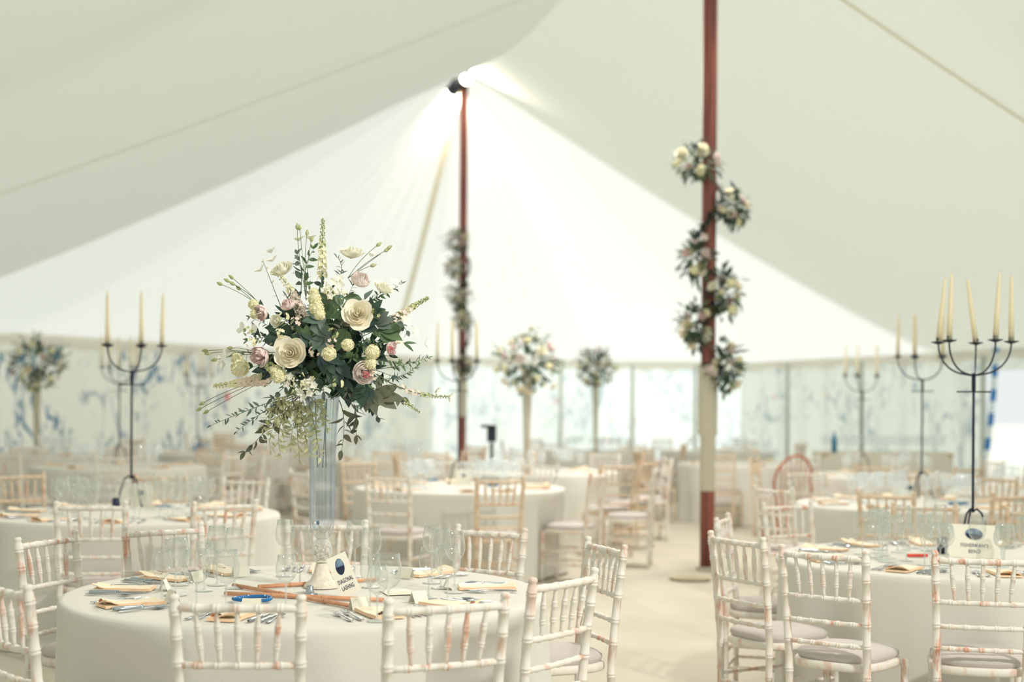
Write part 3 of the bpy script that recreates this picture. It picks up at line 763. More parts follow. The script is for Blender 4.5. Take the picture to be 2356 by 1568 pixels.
# ------------------------------------------------------------------ candelabra and candles
def candle(p, h, tilt, label, r=.0155, group=None):
    b = MB(); b.tube([(0, 0, 0), (0, 0, h * .45), (0, 0, h * .9), (0, 0, h * .975), (0, 0, h * .99)], [r, r * .86, r * .55, r * .42, r * .15], 12)
    o = empty('taper_candle', p); b.build('wax_body', 'wax', o)
    MB().tube([(0, 0, h * .985), (.001, 0, h + .006)], .0012, 5).build('wick', 'rope', o)
    o.rotation_euler = (tilt[1], tilt[0], 0); return tag(o, label, 'candle', group)
def candelabrum(T, px, th0, name, tilts=None, R=.195, lean=(0, 0), rz0=0, dy=.35, hs=1.0):
    p = atd(px, 900, T['c'].y + dy); base = Vector((p.x, T['c'].y + dy, T['z'])); o = empty('candelabrum', base); o.scale = (1, 1, hs); th0 -= math.degrees(math.atan((px - 1178) / F))
    for g in [g for g in C.objects if g.parent is None and g.name.startswith('wine_glass') and (g.location - base).length < .17]:
        for ch in KIDS.pop(g.name, []): bpy.data.objects.remove(ch)
        bpy.data.objects.remove(g)
    MB().tube([(0, 0, .19), (0, 0, .60), (0, 0, .87)], .0075, 8).build('stem', 'iron', o)
    MB().tube([(0, 0, .81), (0, 0, .90)], .0115, 8).build('collar', 'iron', o)
    MB().tube([(-.09, 0, .805), (.09, 0, .805)], .004, 6).build('crossbar', 'iron', o)
    for k in range(3):
        t = math.radians(90 + 120 * k + rz0); path = []
        for s, z in ((0, .19), (.02, .205), (.045, .185), (.07, .11), (.085, .04), (.10, .004)): path.append((s * math.cos(t), s * math.sin(t), z))
        MB().tube(path, .006, 8).build('leg', 'iron', o)
    for k in range(5):
        t = math.radians(th0 + 72 * k); c, s_ = math.cos(t), math.sin(t); path = []
        for q in range(13):
            u = q / 12
            if u < .2: rr, z = u / .2 * .035 * R / .195, .895 - .006 * math.sin(u / .2 * PI)
            else:
                v = (u - .2) / .8 * PI / 2; rr = (.035 + .16 * math.sin(v)) * R / .195; z = .895 + .155 * (1 - math.cos(v))
            path.append((rr * c, rr * s_, z))
        arm = MB().tube(path, .0048, 7).build('arm', 'iron', o)
        b = MB(); Mx = Matrix.Translation((R * c, R * s_, 1.05)); b.lathe([(.001, .0), (.038, .012), (.040, .016), (.018, .008), (.014, .010), (.015, .034), (.011, .034), (.011, .012)], 14, Mx); b.build('candle_cup', 'iron', arm)
        tl = (tilts or {}).get(k, (rnd.uniform(-.02, .02), rnd.uniform(-.02, .02)))
        hh = .355
        wd = ['first', 'second', 'third', 'fourth', 'fifth'][sorted(range(5), key=lambda i: (-1 if T.get('flip') else 1) * math.cos(math.radians(th0 + 72 * i))).index(k)]
        lt = ', tilting' if abs(tl[0]) > .05 else ''
        candle(base + Vector((R * c, R * s_, 1.062 * hs)), hh, tl, f'cream taper candle{lt}, {wd} from the outer side, candelabrum of {name}')
    return tag(o, f'dark iron five-armed candelabrum standing on {name}', 'candelabrum', 'iron candelabra on the tables')

# ------------------------------------------------------------------ flowers
def petal(b, c, ax, rad, a0, wdt, R0, Hh, flare, nu=5, nv=5, ruf=0, z0=0.0):
    """one cupped petal standing round the axis"""
    x, y, z = ax; rows = []
    for i in range(nv):
        v = i / (nv - 1); row = []
        wv = wdt * math.sin(PI * (.16 + .66 * v)) ; rv = R0 * (math.sin(min(1, v * 1.25) * PI / 2) ** .8) + flare * R0 * v ** 3
        for j in range(nu):
            u = j / (nu - 1) * 2 - 1; a = a0 + u * wv
            h = Hh * (v ** .9) * (1 - .16 * u * u * v) - (.25 * flare * Hh * v ** 4) + ruf * R0 * math.sin(u * 6 + a0 * 3) * v * v + z0
            r_ = rv * (1 - .06 * u * u) + ruf * R0 * .5 * math.cos(u * 7 + a0 * 5) * v
            row.append(c + (x * math.cos(a) + y * math.sin(a)) * r_ + z * h)
        rows.append(row)
    b.grid(rows)
def rose_mb(c, d, R, seed, layers=6, low=False):
    rg = random.Random(seed); b = MB(); ax = basis(d); c = Vector(c) - Vector(d).normalized() * R * .45
    k = 3
    for i in range(layers):
        f = i / (layers - 1); n = (3 if i == 0 else 4) if i < 3 else 5
        for j in range(n):
            petal(b, c, ax, R, rg.random() * .5 + 2 * PI * j / n + i * .9, (1.15 if i < 3 else .85), R * (.14 + .80 * f) * rg.uniform(.92, 1.08), R * (1.22 - .36 * f + rg.uniform(-.10, .06)), -.14 + .36 * f + rg.uniform(-.05, .12), 4 if low else 5, 4 if low else 6, .015 + .02 * f)
    return b
def peony_mb(c, d, R, seed, low=False):
    rg = random.Random(seed); b = MB(); ax = basis(d); c = Vector(c) - Vector(d).normalized() * R * .5
    for i in range(6 if not low else 4):
        f = i / (5 if not low else 3); n = 5 + (i % 2)
        for j in range(n):
            petal(b, c, ax, R, rg.random() + 2 * PI * j / n + i * .6, .72, R * (.2 + .74 * f), R * (1.30 - .25 * f + rg.uniform(-.08, .05)), -.30 + .22 * f, 4 if low else 6, 4 if low else 6, .05)
    return b
def florets(b, pts, r, rg, n=5, out=None):
    for p, d in pts:
        x, y, z = basis(d)
        for k in range(n):
            a = 2 * PI * k / n + rg.random() * .3; c1, s1 = math.cos(a), math.sin(a); e = x * c1 + y * s1; g = x * -s1 + y * c1
            q = Vector(p); b.add([q, q + e * r * .5 + g * r * .42 + z * r * .15, q + e * r + z * r * .28, q + e * r * .5 - g * r * .42 + z * r * .15], [(0, 1, 2, 3)])
def sphere_pts(c, R, n, rg, d=None):
    out = []; ga = PI * (3 - 5 ** .5)
    for i in range(n):
        z = 1 - 2 * (i + .5) / n; r_ = math.sqrt(1 - z * z); v = Vector((math.cos(i * ga) * r_, math.sin(i * ga) * r_, z)); out.append((Vector(c) + v * R * rg.uniform(.88, 1.05), v))
    return out
def snowball(c, R, seed, mat, name, parent, n=130, org=None):
    rg = random.Random(seed); b = MB(); b.ball(c, R * .86, 10, 8); florets(b, [(p_, (d_ + Vector((rg.uniform(-.5, .5), rg.uniform(-.5, .5), rg.uniform(-.5, .5)))).normalized()) for p_, d_ in sphere_pts(c, R * .93, n, rg)], R * .21, rg, 5)
    return b.build(name, mat, parent, origin=org)
def leaf(b, p, d, up, L, W, fold=.25, droop=.25, ns=5):
    p = Vector(p); d = Vector(d).normalized(); s = d.cross(Vector(up))
    if s.length < 1e-3: s = d.cross(Vector((1, 0, 0)))
    s.normalize(); n = s.cross(d); rows = []
    for i in range(ns + 1):
        t = i / ns; wv = W * .5 * math.sin(PI * t ** .8) ** .85 if 0 < t < 1 else .0004
        c = p + d * L * t - n * droop * L * t * t
        rows.append([c - s * wv + n * fold * wv, c, c + s * wv + n * fold * wv])
    b.grid(rows)
def bez(a, b, c, n):
    a, b, c = Vector(a), Vector(b), Vector(c)
    return [a * (1 - t) ** 2 + b * 2 * t * (1 - t) + c * t * t for t in [i / n for i in range(n + 1)]]
def sprig(path, lm, sm, nl, L, W, rg, start=.2, name='leafy_sprig', parent=None, org=None, r=.0016, taper=.5, side=1.0, end_leaf=True, fold=.25, droop=.3):
    b = MB(); b.cur = 1; n = len(path); b.tube(path, [r * (1.2 - .7 * i / (n - 1)) for i in range(n)], 5); b.cur = 0
    for k in range(nl):
        t = start + (1 - start) * k / max(1, nl - 1); x = t * (n - 1); i = min(int(x), n - 2); p = path[i].lerp(path[i + 1], x - i); d = (path[i + 1] - path[i]).normalized()
        ra = rg.uniform(0, 6.28) if rg.random() < .6 else (k % 2) * PI + rg.uniform(-.5, .5)
        xx, yy, _ = basis(d, Vector((.1, 1, .1))); sd = xx * math.cos(ra) + yy * math.sin(ra)
        ll = L * (1 - taper * t) * rg.uniform(.8, 1.15)
        leaf(b, p, d * rg.uniform(.3, .9) + sd * side, yy * .5 + Vector((rg.uniform(-1, 1), rg.uniform(-1.3, -.1), rg.uniform(-.6, 1.2))), ll, W / L * ll, fold, droop * rg.uniform(0, 1.6))
    if end_leaf: leaf(b, path[-1], path[-1] - path[-2], Vector((0, -1, .4)), L * .6, W * .5)
    return b.build(name, [lm, sm], parent, origin=org)
def bud_stems(tips, base, mat, parent, org, rg, bl=.026, br=.0075, name='bud_spray', stem='green_stem'):
    b = MB()
    for tp in tips:
        tp = Vector(tp); base_ = Vector(base); mid = base_.lerp(tp, .5) + Vector((rg.uniform(-.02, .02), rg.uniform(-.02, .02), .015)); path = bez(base_, mid, tp, 8)
        b.cur = 1; b.tube(path, .0011, 5); d = (path[-1] - path[-2]).normalized(); x, y, z = basis(d)
        Mx = Matrix.Translation(tp) @ Matrix((x, y, z)).transposed().to_4x4()
        b.cur = 0; b.lathe([(.0008, -.002), (br * .75, bl * .14), (br, bl * .4), (br * .6, bl * .75), (.0006, bl)], 8, Mx)
    return b.build(name, [mat, stem], parent, origin=org)
def spike(path, mats, parent, org, rg, r0=.017, r1=.004, dens=60, name='flower_spike', start=.25, fs=.012):
    """delphinium-like spike: open florets low down, buds to the tip"""
    b = MB(); n = len(path); b.cur = len(mats) - 1; b.tube(path, [.0022 * (1.1 - .6 * i / (n - 1)) for i in range(n)], 5)
    for k in range(dens):
        t = start + (1 - start) * (k / dens) ** .85; x = t * (n - 1); i = min(int(x), n - 2); p = path[i].lerp(path[i + 1], x - i); d = (path[i + 1] - path[i]).normalized()
        xx, yy, _ = basis(d); a = k * 2.4; sd = (xx * math.cos(a) + yy * math.sin(a) + d * .35).normalized(); rr = r0 + (r1 - r0) * t
        q = p + sd * rr; b.cur = 0 if t < .62 else 1
        if t < .75: florets(b, [(q, sd)], fs * (1.25 - t * .7), rg, 5)
        else:
            b.tube([p, q], .0006, 4, False); b.ball(q, fs * .30, 6, 4, 1.2)
    return b.build(name, mats, parent, origin=org)

# ---- prototypes of small far flowers
def low_flower(kind, mat):
    o = (rose_mb if kind == 'rose' else peony_mb)((0, 0, 0), (0, -1, .1), .045, 3, low=True).build(kind, mat); return o
def arrangement_far(T, px, py, d, R, label, seed, base_z=None, core=1.0, vase=True, nfl=34, hang=.3):
    rg = random.Random(seed); p = atd(px, py, d); o = empty('flower_arrangement', p)
    b = MB()
    for k in range(250):
        v = Vector((rg.gauss(0, 1), rg.gauss(0, 1), rg.gauss(0, 1))).normalized(); v.z *= .9
        rr = R * rg.uniform(.25, .95); L_ = rg.uniform(.06, .11); b.cur = rg.choice([0, 0, 0, 1])
        leaf(b, v * rr, v + Vector((rg.uniform(-.5, .5), rg.uniform(-.5, .5), rg.uniform(-.4, .3))), Vector((0, -.4, 1)), L_, L_ * .42)
    for k in range(16):
        a = rg.uniform(-PI, PI); v = Vector((math.cos(a), rg.uniform(-.4, .4), math.sin(a) * .9 + .1)); b.cur = 1; tip = v * R * rg.uniform(1.0, 1.28)
        b.tube([v * R * .3, tip], .002, 4)
        for q in range(6): pp = v * R * (.6 + .1 * q); leaf(b, pp, v + Vector((rg.uniform(-1, 1), 0, rg.uniform(-1, 1))), Vector((0, -1, .3)), .045, .015)
    b.build('foliage', ['dark_leaf', 'mid_leaf', 'grey_leaf'], o)
    ks = [('rose', 'cream_petal'), ('peony', 'pink_petal'), ('rose', 'ivory_petal'), ('hydrangea_head', 'lime_petal'), ('peony', 'blush_petal')]
    for k in range(nfl):
        z = 1 - 2 * (k + .5) / nfl; a = k * 2.4; r_ = math.sqrt(1 - z * z); v = Vector((math.cos(a) * r_, math.sin(a) * r_, z)); v += Vector((rg.uniform(-.15, .15), 0, rg.uniform(-.15, .15)))
        kind, mt = ks[rg.choice([0, 0, 1, 2, 3, 3, 4])]; me = FARM[(kind, mt)]
        f = bpy.data.objects.new(kind, me); link(f, o); s = rg.uniform(.85, 1.3); f.scale = (s, s, s); f.location = v * R * rg.uniform(.82, 1.0); f.rotation_euler = (-Vector(v)).to_track_quat('Y', 'Z').to_euler()
    tag(o, label, 'flower arrangement')
    if vase:
        vp = Vector((p.x, p.y, T['z'])); top = p.z - R * .55 - T['z']
        vo = empty('trumpet_vase', vp); b = MB(); b.lathe([(.001, 0), (.075, 0), (.06, .012), (.022, .05), (.018, .10), (.035, .14), (.03, .18), (.035, .3), (.042, top * .6), (.06, top + .12)], 24, flute=.03); b.build('vase_body', 'far_vase', vo)
        tag(vo, label.replace('flower arrangement', 'glass vase holding flowers').replace('ball of flowers', 'glass vase holding flowers'), 'vase')
    return o
FARM = {}
for kind, mt in (('rose', 'cream_petal'), ('rose', 'ivory_petal'), ('peony', 'pink_petal'), ('peony', 'blush_petal')):
    FARM[(kind, mt)] = (rose_mb if kind == 'rose' else peony_mb)((0, 0, 0), (0, -1, 0), .045, 3, low=True).mesh(kind, mt)
_b = MB(); _rg = random.Random(2); _b.ball((0, 0, 0), .032, 8, 6); florets(_b, sphere_pts((0, 0, 0), .034, 40, _rg), .012, _rg, 4); FARM[('hydrangea_head', 'lime_petal')] = _b.mesh('hydrangea_head', 'lime_petal')

# ================================================================== THE FRONT TABLE
T1 = table('front flower table', 708, 5.48, 11)
for px, d, lk in ((556, 4.16, 'white'), (1022, 4.2, 'peach-worn'), (1255, 4.82, 'peach-worn'), (1376, 5.9, 'white'), (1120, 6.5, 'white'), (752, 6.72, 'white'), (402, 6.32, 'peach-worn'), (138, 5.86, 'white')):
    chair_at(px, d, T1, look=f'{lk} ballroom chair')
chair_at(58, 4.4, T1, label='white ballroom chair partly cut off by the frame, beside the front flower table', yaw=math.radians(-48))
for a in (152, 181, 216, 258, 298, 326, 8, 50, 92, 128): setting(T1, a, 'nkksffc')
z1 = T1['z'] + .0005
for kind, px, py in (('small wine', 372, 1385), ('red wine', 404, 1368), ('white wine', 438, 1372), ('red wine', 452, 1402), ('white wine', 499, 1345), ('red wine', 520, 1404), ('white wine', 540, 1352), ('small wine', 470, 1358),
                     ('white wine', 655, 1324), ('white wine', 690, 1345), ('small wine', 658, 1398), ('red wine', 706, 1392), ('white wine', 816, 1326), ('white wine', 854, 1350), ('red wine', 893, 1415), ('small wine', 868, 1428), ('small wine', 852, 1400),
                     ('white wine', 994, 1340), ('white wine', 1014, 1352), ('small wine', 986, 1374), ('red wine', 1030, 1385), ('white wine', 1046, 1362), ('small wine', 415, 1345)):
    glass_pt(kind, ptab(px, py, z1), T1)
# ---- centrepiece vase
vc = ptab(740, 1350, z1); V0 = vc.copy()
vo = empty('trumpet_vase', V0)
b = MB(); outer = [(.020, .188), (.026, .196), (.044, .225), (.049, .27), (.049, .36), (.050, .50), (.054, .62), (.064, .755)]
b.lathe(outer + [(.0625, .755), (.051, .62), (.047, .50), (.046, .36), (.045, .27), (.03, .225), (.001, .21)], 96, flute=.045, nf=12); b.build('fluted_bowl', 'vase_glass', vo)
b = MB(); b.lathe([(.022, .095), (.033, .108), (.040, .135), (.040, .155), (.032, .178), (.020, .188), (.019, .192)], 32); b.build('knob', 'stem_glass', vo)
b = MB(); rg = random.Random(4)
for k in range(60):
    a = rg.uniform(0, 6.28); zz = rg.uniform(.106, .172); rm = .030 if .12 < zz < .165 else .022; r_ = rm * rg.random() ** .5; b.ball((r_ * math.cos(a), r_ * math.sin(a), zz), rg.uniform(.005, .008), 6, 4)
b.build('pebble_filling', 'pebbles', vo)['kind'] = 'stuff'
b = MB(); b.lathe([(.022, .095), (.024, .085), (.03, .06), (.044, .03), (.066, .012), (.07, .004), (.07, 0), (.001, 0)], 32, flute=.02); b.build('flared_foot', 'pebbles', vo)
b = MB()
for k in range(22):
    a = k * 2.4; v = Vector((math.cos(a) * .75, math.sin(a) * .75, .5 + .5 * math.sin(k * 1.7))).normalized(); leaf(b, Vector((0, 0, .215)) + v * .004, v, Vector((0, 0, 1)), .034, .013, .3, -.3)
b.build('shell_star', 'ivory_petal', vo)
b = MB(); b.ball((-.012, -.030, .255), .006, 8, 6, 1.5); b.build('blue_gem', 'seaglass', vo)
b = MB()
for k in range(3):
    a = k * 2.0 + .4; b.tube([(.02 * math.cos(a + .5), .02 * math.sin(a + .5), .47), (.03 * math.cos(a + 1), .03 * math.sin(a + 1), .74)], .0022, 5)
b.build('flower_stems', 'stem_in_water', vo)
tag(vo, 'tall fluted clear glass trumpet vase in the middle of the front table', 'vase')
# ---- the big arrangement
AD = 5.42
AO = atd(748, 860, AD); ar = empty('flower_arrangement', AO)
def dep(px, py, k=.30):
    q = ((px - 748) ** 2 + ((py - 790) * 1.05) ** 2) ** .5 / 235; return -k * math.sqrt(max(0, 1 - q * q))
def A3(px, py, dd=None): return atd(px, py, AD + (dep(px, py) if dd is None else dd))
core = A3(745, 835, .0)
rg = random.Random(21)
def out_dir(p, cam_bias=.7):
    v = (p - core).normalized(); return (v + Vector((0, -cam_bias, .05))).normalized()
pxs = 1 / (F / AD)                                   # metres per pixel at the arrangement
for px, py, r_, dr, mt in ((823, 722, 31, (.15, -1, .25), 'cream_petal'), (670, 812, 32, (-.12, -1, .1), 'cream_petal'), (808, 584, 25, (.1, -.35, 1), 'ivory_petal'), (650, 622, 25, (-.25, -.5, .8), 'ivory_petal'), (880, 664, 21, (.4, -.3, .7), 'ivory_petal'), (636, 738, 14, (-.5, -.7, .1), 'ivory_petal')):
    p = A3(px, py); b = rose_mb(p, Vector(dr), r_ * pxs, px); b.build('rose', mt, ar, origin=AO)
for px, py, r_, dr, mt in ((828, 648, 25, (.35, -.6, .75), 'blush_petal'), (604, 717, 21, (-.6, -.7, -.3), 'pink_petal'), (603, 818, 27, (-.55, -.75, -.25), 'pink_petal'), (836, 855, 30, (.35, -.9, -.15), 'blush_petal'), (897, 800, 17, (.8, -.6, -.1), 'pink_petal'), (664, 704, 19, (-.3, -.5, .6), 'pink_petal')):
    p = A3(px, py); peony_mb(p, Vector(dr), r_ * pxs, px).build('peony', mt, ar, origin=AO)
# dark red hearts of two peonies
b = MB(); florets(b, sphere_pts(A3(845, 862) + Vector((0, -.045, 0)), .010, 9, rg), .009, rg, 3); b.build('peony_heart', 'rose_petal', ar, origin=AO)
b = MB(); florets(b, sphere_pts(A3(896, 802) + Vector((.005, -.026, 0)), .008, 7, rg), .009, rg, 3); b.build('peony_heart', 'rose_petal', ar, origin=AO)
for px, py, r_ in ((800, 793, 14), (757, 813, 16), (857, 810, 17), (852, 836, 14), (641, 863, 17), (633, 852, 13), (728, 708, 17), (724, 688, 15), (722, 674, 12), (552, 846, 21), (583, 700, 12), (586, 722, 11), (735, 722, 13), (545, 826, 14)):
    snowball(A3(px, py, dep(px, py) - .02), r_ * pxs, px + py, 'lime_petal', 'viburnum_head', ar, org=AO)
# white phlox clusters
for cx, cy, pts in ((765, 668, [(755, 663), (768, 648), (785, 655), (775, 672), (790, 672), (745, 668), (760, 680), (783, 640)]), (700, 885, [(668, 866), (700, 880), (714, 876), (708, 890), (690, 902), (712, 905), (660, 884), (722, 886), (698, 914)])):
    for px, py in pts:
        b = MB(); florets(b, [(A3(px, py, dep(px, py, .27) - .03), Vector((rg.uniform(-.4, .4), -1, rg.uniform(-.1, .5))))], .0165, rg, 5); b.build('phlox_blossom', 'white_petal', ar, origin=AO)
    b = MB()
    for k in range(26):
        q = A3(cx + rg.gauss(0, 16), cy + rg.gauss(0, 13), dep(cx, cy) - .015); b.tube([q, q + Vector((rg.uniform(-.01, .01), -.012, rg.uniform(.0, .016)))], [.0015, .003], 5)
    b.build('phlox_buds', 'lime_petal', ar, origin=AO)
# sweet peas, pale and translucent
for px, py in ((601, 624), (628, 602), (562, 757), (588, 763), (950, 765), (977, 792), (1030, 914), (512, 830), (520, 838), (625, 582), (930, 742), (905, 655), (688, 555), (715, 552), (852, 590), (1000, 900), (525, 815), (478, 925)):
    p = A3(px, py); b = MB(); ax = basis(out_dir(p, .2))
    for k in range(4): petal(b, p, ax, 1, k * 1.6 + rg.random(), .9, .017, .020, .4, 5, 4, .1)
    b.build('sweet_pea', 'white_petal', ar, origin=AO)
# broad dark foliage filling the heart
for k in range(38):
    a = k * 2.399; q = .25 + .75 * ((k + .5) / 38) ** .6; tx, ty = 748 + math.cos(a) * 190 * q, 805 + math.sin(a) * 150 * q
    if ty > 905 and 700 < tx < 790: ty = 900
    tip = A3(tx, ty, dep(tx, ty, .15) + .05 + rg.uniform(-.03, .06)); mid = core.lerp(tip, .5) + Vector((0, -.02, .03)); lm = ['dark_leaf', 'dark_leaf', 'mid_leaf', 'blue_leaf'][k % 4]
    sprig(bez(core, mid, tip, 8), lm, 'green_stem', 7, rg.uniform(.055, .085), rg.uniform(.022, .032), rg, .25, 'leafy_branch', ar, AO, .002, .25, 1.0)
for k in range(22):
    a = k * 2.399 + 1; q = .9 * ((k + .5) / 22) ** .5; tx, ty = 748 + math.cos(a) * 135 * q, 800 + math.sin(a) * 105 * q; p = A3(tx, ty, .08 * math.sin(k) - .02)
    b = MB()
    for j in range(9):
        v = Vector((rg.gauss(0, 1), -.4 + rg.gauss(0, .8), rg.gauss(0, 1))).normalized(); leaf(b, p + v * .01, v, Vector((rg.uniform(-.5, .5), -1, .6)), rg.uniform(.06, .10), rg.uniform(.03, .045), .2, .3)
    b.build('leaf_cluster', 'dark_leaf' if k % 4 else 'mid_leaf', ar, origin=AO)
for px, py, ang, L_, mt in ((800, 700, 200, .09, 'mid_leaf'), (716, 735, 185, .10, 'blue_leaf'), (730, 760, 160, .09, 'blue_leaf'), (905, 770, -25, .11, 'mid_leaf'), (897, 735, 15, .09, 'blue_leaf'), (900, 912, -3, .12, 'grey_leaf'), (860, 930, -75, .11, 'grey_leaf'), (835, 915, -100, .11, 'dark_leaf'), (782, 790, -110, .1, 'mid_leaf'), (760, 840, -60, .11, 'dark_leaf'), (780, 862, -75, .12, 'dark_leaf'),
                           (795, 880, -20, .10, 'dark_leaf'), (640, 770, 200, .13, 'dark_leaf'), (760, 700, 70, .09, 'mid_leaf'), (690, 760, 120, .09, 'mid_leaf'), (740, 660, 95, .08, 'mid_leaf'), (705, 790, -70, .08, 'dark_leaf'), (600, 850, 190, .10, 'dark_leaf'), (740, 800, -95, .10, 'blue_leaf'), (870, 700, 50, .09, 'dark_leaf'), (855, 740, 20, .1, 'dark_leaf')):
    a = math.radians(ang); b = MB(); p = A3(px - math.cos(a) * 35, py + math.sin(a) * 35, dep(px, py, .20) - .01)
    for dl in (0, .5, -.45): leaf(b, p, Vector((math.cos(a + dl), -.3, math.sin(a + dl))), Vector((.2 * math.sin(px), -1, .3)), L_ * .9 * (1 - abs(dl) * .3), L_ * .4, .18, .15)
    b.build('broad_leaf_spray', mt, ar, origin=AO)
# upright and arching sprays around the outline
def path_px(*pp, n=10):
    P_ = [A3(x, y, dd) for x, y, dd in pp]
    return bez(P_[0], P_[1], P_[2], n)
spike(path_px((742, 680, -.05), (740, 600, -.02), (743, 503, 0), n=18), ['lime_petal', 'bud_green', 'green_stem'], ar, AO, rg, .019, .006, 62, 'delphinium_spike', .22, .012)
spike(path_px((870, 760, -.05), (930, 715, -.03), (986, 684, 0), n=16), ['stock_petal', 'bud_green', 'green_stem'], ar, AO, rg, .017, .005, 56, 'delphinium_spike', .2, .012)
spike(path_px((700, 745, -.16), (690, 690, -.14), (640, 628, -.08), n=16), ['stock_petal', 'lime_petal', 'green_stem'], ar, AO, rg, .020, .008, 60, 'delphinium_spike', .1, .013)
spike(path_px((640, 868, -.12), (570, 878, -.12), (492, 888, -.06), n=16), ['stock_petal', 'lime_petal', 'green_stem'], ar, AO, rg, .022, .006, 70, 'delphinium_spike', .1, .014)
spike(path_px((860, 855, -.1), (940, 915, -.05), (1036, 912, 0), n=18), ['stock_petal', 'bud_green', 'green_stem'], ar, AO, rg, .013, .004, 46, 'delphinium_spike', .35, .010)
spike(path_px((900, 900, -.1), (940, 930, -.05), (966, 948, 0), n=10), ['bud_green', 'bud_green', 'green_stem'], ar, AO, rg, .009, .004, 24, 'delphinium_spike', .3, .008)
for base_, tips in (((705, 680, -.03), ((684, 528), (690, 530), (706, 542), (716, 556))), ((620, 725, -.05), ((512, 655), (528, 648), (540, 655), (537, 641), (553, 666))), ((600, 815, -.05), ((478, 806), (484, 812), (500, 826), (535, 800), (545, 812))), ((620, 870, -.08), ((464, 938), (480, 944), (470, 925))),
                    ((800, 640, -.02), ((890, 573), (866, 566), (852, 612), (884, 578)))):
    bud_stems([A3(x, y, -.02) for x, y in tips], A3(*base_), 'bud_green', ar, AO, rg)
sprig(path_px((705, 690, -.05), (690, 620, -.03), (722, 572, 0)), 'mid_leaf', 'green_stem', 10, .055, .026, rg, .25, 'leafy_stem', ar, AO)
sprig(path_px((690, 690, -.05), (700, 620, -.03), (684, 585, 0)), 'blue_leaf', 'green_stem', 9, .05, .026, rg, .3, 'leafy_stem', ar, AO)
sprig(path_px((770, 650, -.05), (800, 620, -.02), (775, 590, 0)), 'blue_leaf', 'green_stem', 12, .035, .010, rg, .2, 'leafy_stem', ar, AO)
sprig(path_px((820, 700, -.05), (870, 690, -.03), (925, 652, 0)), 'mid_leaf', 'green_stem', 22, .035, .011, rg, .3, 'leafy_stem', ar, AO)
sprig(path_px((850, 850, -.05), (920, 845, -.03), (985, 822, 0)), 'mid_leaf', 'green_stem', 26, .036, .011, rg, .35, 'leafy_stem', ar, AO)
sprig(path_px((850, 870, -.05), (920, 880, -.03), (960, 840, 0)), 'mid_leaf', 'green_stem', 22, .032, .010, rg, .35, 'leafy_stem', ar, AO)
sprig(path_px((650, 780, -.05), (600, 770, -.05), (568, 785, 0)), 'mid_leaf', 'green_stem', 12, .05, .018, rg, .3, 'leafy_stem', ar, AO)
sprig(path_px((660, 740, -.05), (640, 690, -.05), (606, 602, -.02)), 'bud_green', 'dark_stem', 6, .022, .008, rg, .5, 'leafy_stem', ar, AO)
sprig(path_px((690, 900, -.1), (600, 930, -.08), (486, 978, -.02), n=14), 'blue_leaf', 'green_stem', 24, .042, .014, rg, .3, 'trailing_stem', ar, AO)
sprig(path_px((690, 905, -.1), (620, 930, -.08), (545, 992, -.02), n=14), 'blue_leaf', 'green_stem', 18, .038, .014, rg, .3, 'trailing_stem', ar, AO)
sprig(path_px((690, 900, -.12), (650, 950, -.1), (565, 1040, -.04), n=14), 'grey_leaf', 'dark_stem', 15, .072, .038, rg, .3, 'eucalyptus_branch', ar, AO)
sprig(path_px((780, 920, -.08), (800, 960, -.06), (786, 1035, -.02)), 'grey_leaf', 'dark_stem', 10, .075, .034, rg, .25, 'eucalyptus_branch', ar, AO)
sprig(path_px((790, 915, -.08), (830, 930, -.06), (820, 1000, -.02)), 'grey_leaf', 'dark_stem', 10, .075, .034, rg, .3, 'eucalyptus_branch', ar, AO)
sprig(path_px((800, 905, -.1), (860, 900, -.08), (868, 955, -.02)), 'dark_leaf', 'dark_stem', 8, .07, .036, rg, .3, 'eucalyptus_branch', ar, AO)
sprig(path_px((820, 890, -.1), (880, 890, -.08), (925, 915, -.02)), 'grey_leaf', 'dark_stem', 8, .08, .042, rg, .3, 'eucalyptus_branch', ar, AO)
sprig(path_px((870, 740, -.05), (915, 725, -.05), (935, 760, 0)), 'blue_leaf', 'green_stem', 8, .06, .034, rg, .3, 'eucalyptus_branch', ar, AO)
for k, (tx, ty) in enumerate(((622, 1035), (645, 1045), (668, 1030), (690, 1060), (712, 1040), (736, 1052), (605, 985), (652, 1000), (728, 1010), (636, 965), (700, 1000), (752, 985))):
    sprig(path_px((690 + rg.uniform(-20, 20), 905, -.12), (tx + rg.uniform(-25, 10), (ty + 900) / 2 - 10, -.14), (tx, ty, -.10 + rg.uniform(-.03, .03)), n=12), 'pale_leaf', 'dark_stem', 24, .036, .014, rg, .22, 'trailing_vine', ar, AO, .0011, .2, 1.1)
for k in range(24):
    a = k * 2.399 + .5; q = .35 + .7 * ((k + .5) / 24) ** .6; tx, ty = 748 + math.cos(a) * 205 * q, 795 + math.sin(a) * 165 * q
    tip = A3(tx, ty, dep(tx, ty, .26) - .01); lm = ['mid_leaf', 'blue_leaf', 'grey_leaf', 'mid_leaf', 'pale_leaf'][k % 5]
    sprig(bez(core, core.lerp(tip, .5) + Vector((0, -.03, .03)), tip, 10), lm, 'green_stem', 16, rg.uniform(.028, .045), rg.uniform(.010, .018), rg, .45, 'leafy_branch', ar, AO, .0013, .3, 1.0)
for k in range(14):
    tx, ty = rg.uniform(560, 930), rg.uniform(640, 900); p = A3(tx, ty, dep(tx, ty) - .01); b = MB()
    for j in range(7): v = Vector((rg.uniform(-1, 1), -.6, rg.uniform(-1, 1))).normalized(); florets(b, [(p + v * .018, v)], .009, rg, 5)
    b.build('filler_blossom', ['stock_petal', 'bud_green', 'lime_petal'][k % 3], ar, origin=AO)
tag(ar, 'large loose arrangement of cream roses, pink peonies and trailing greenery on the front table', 'flower arrangement')

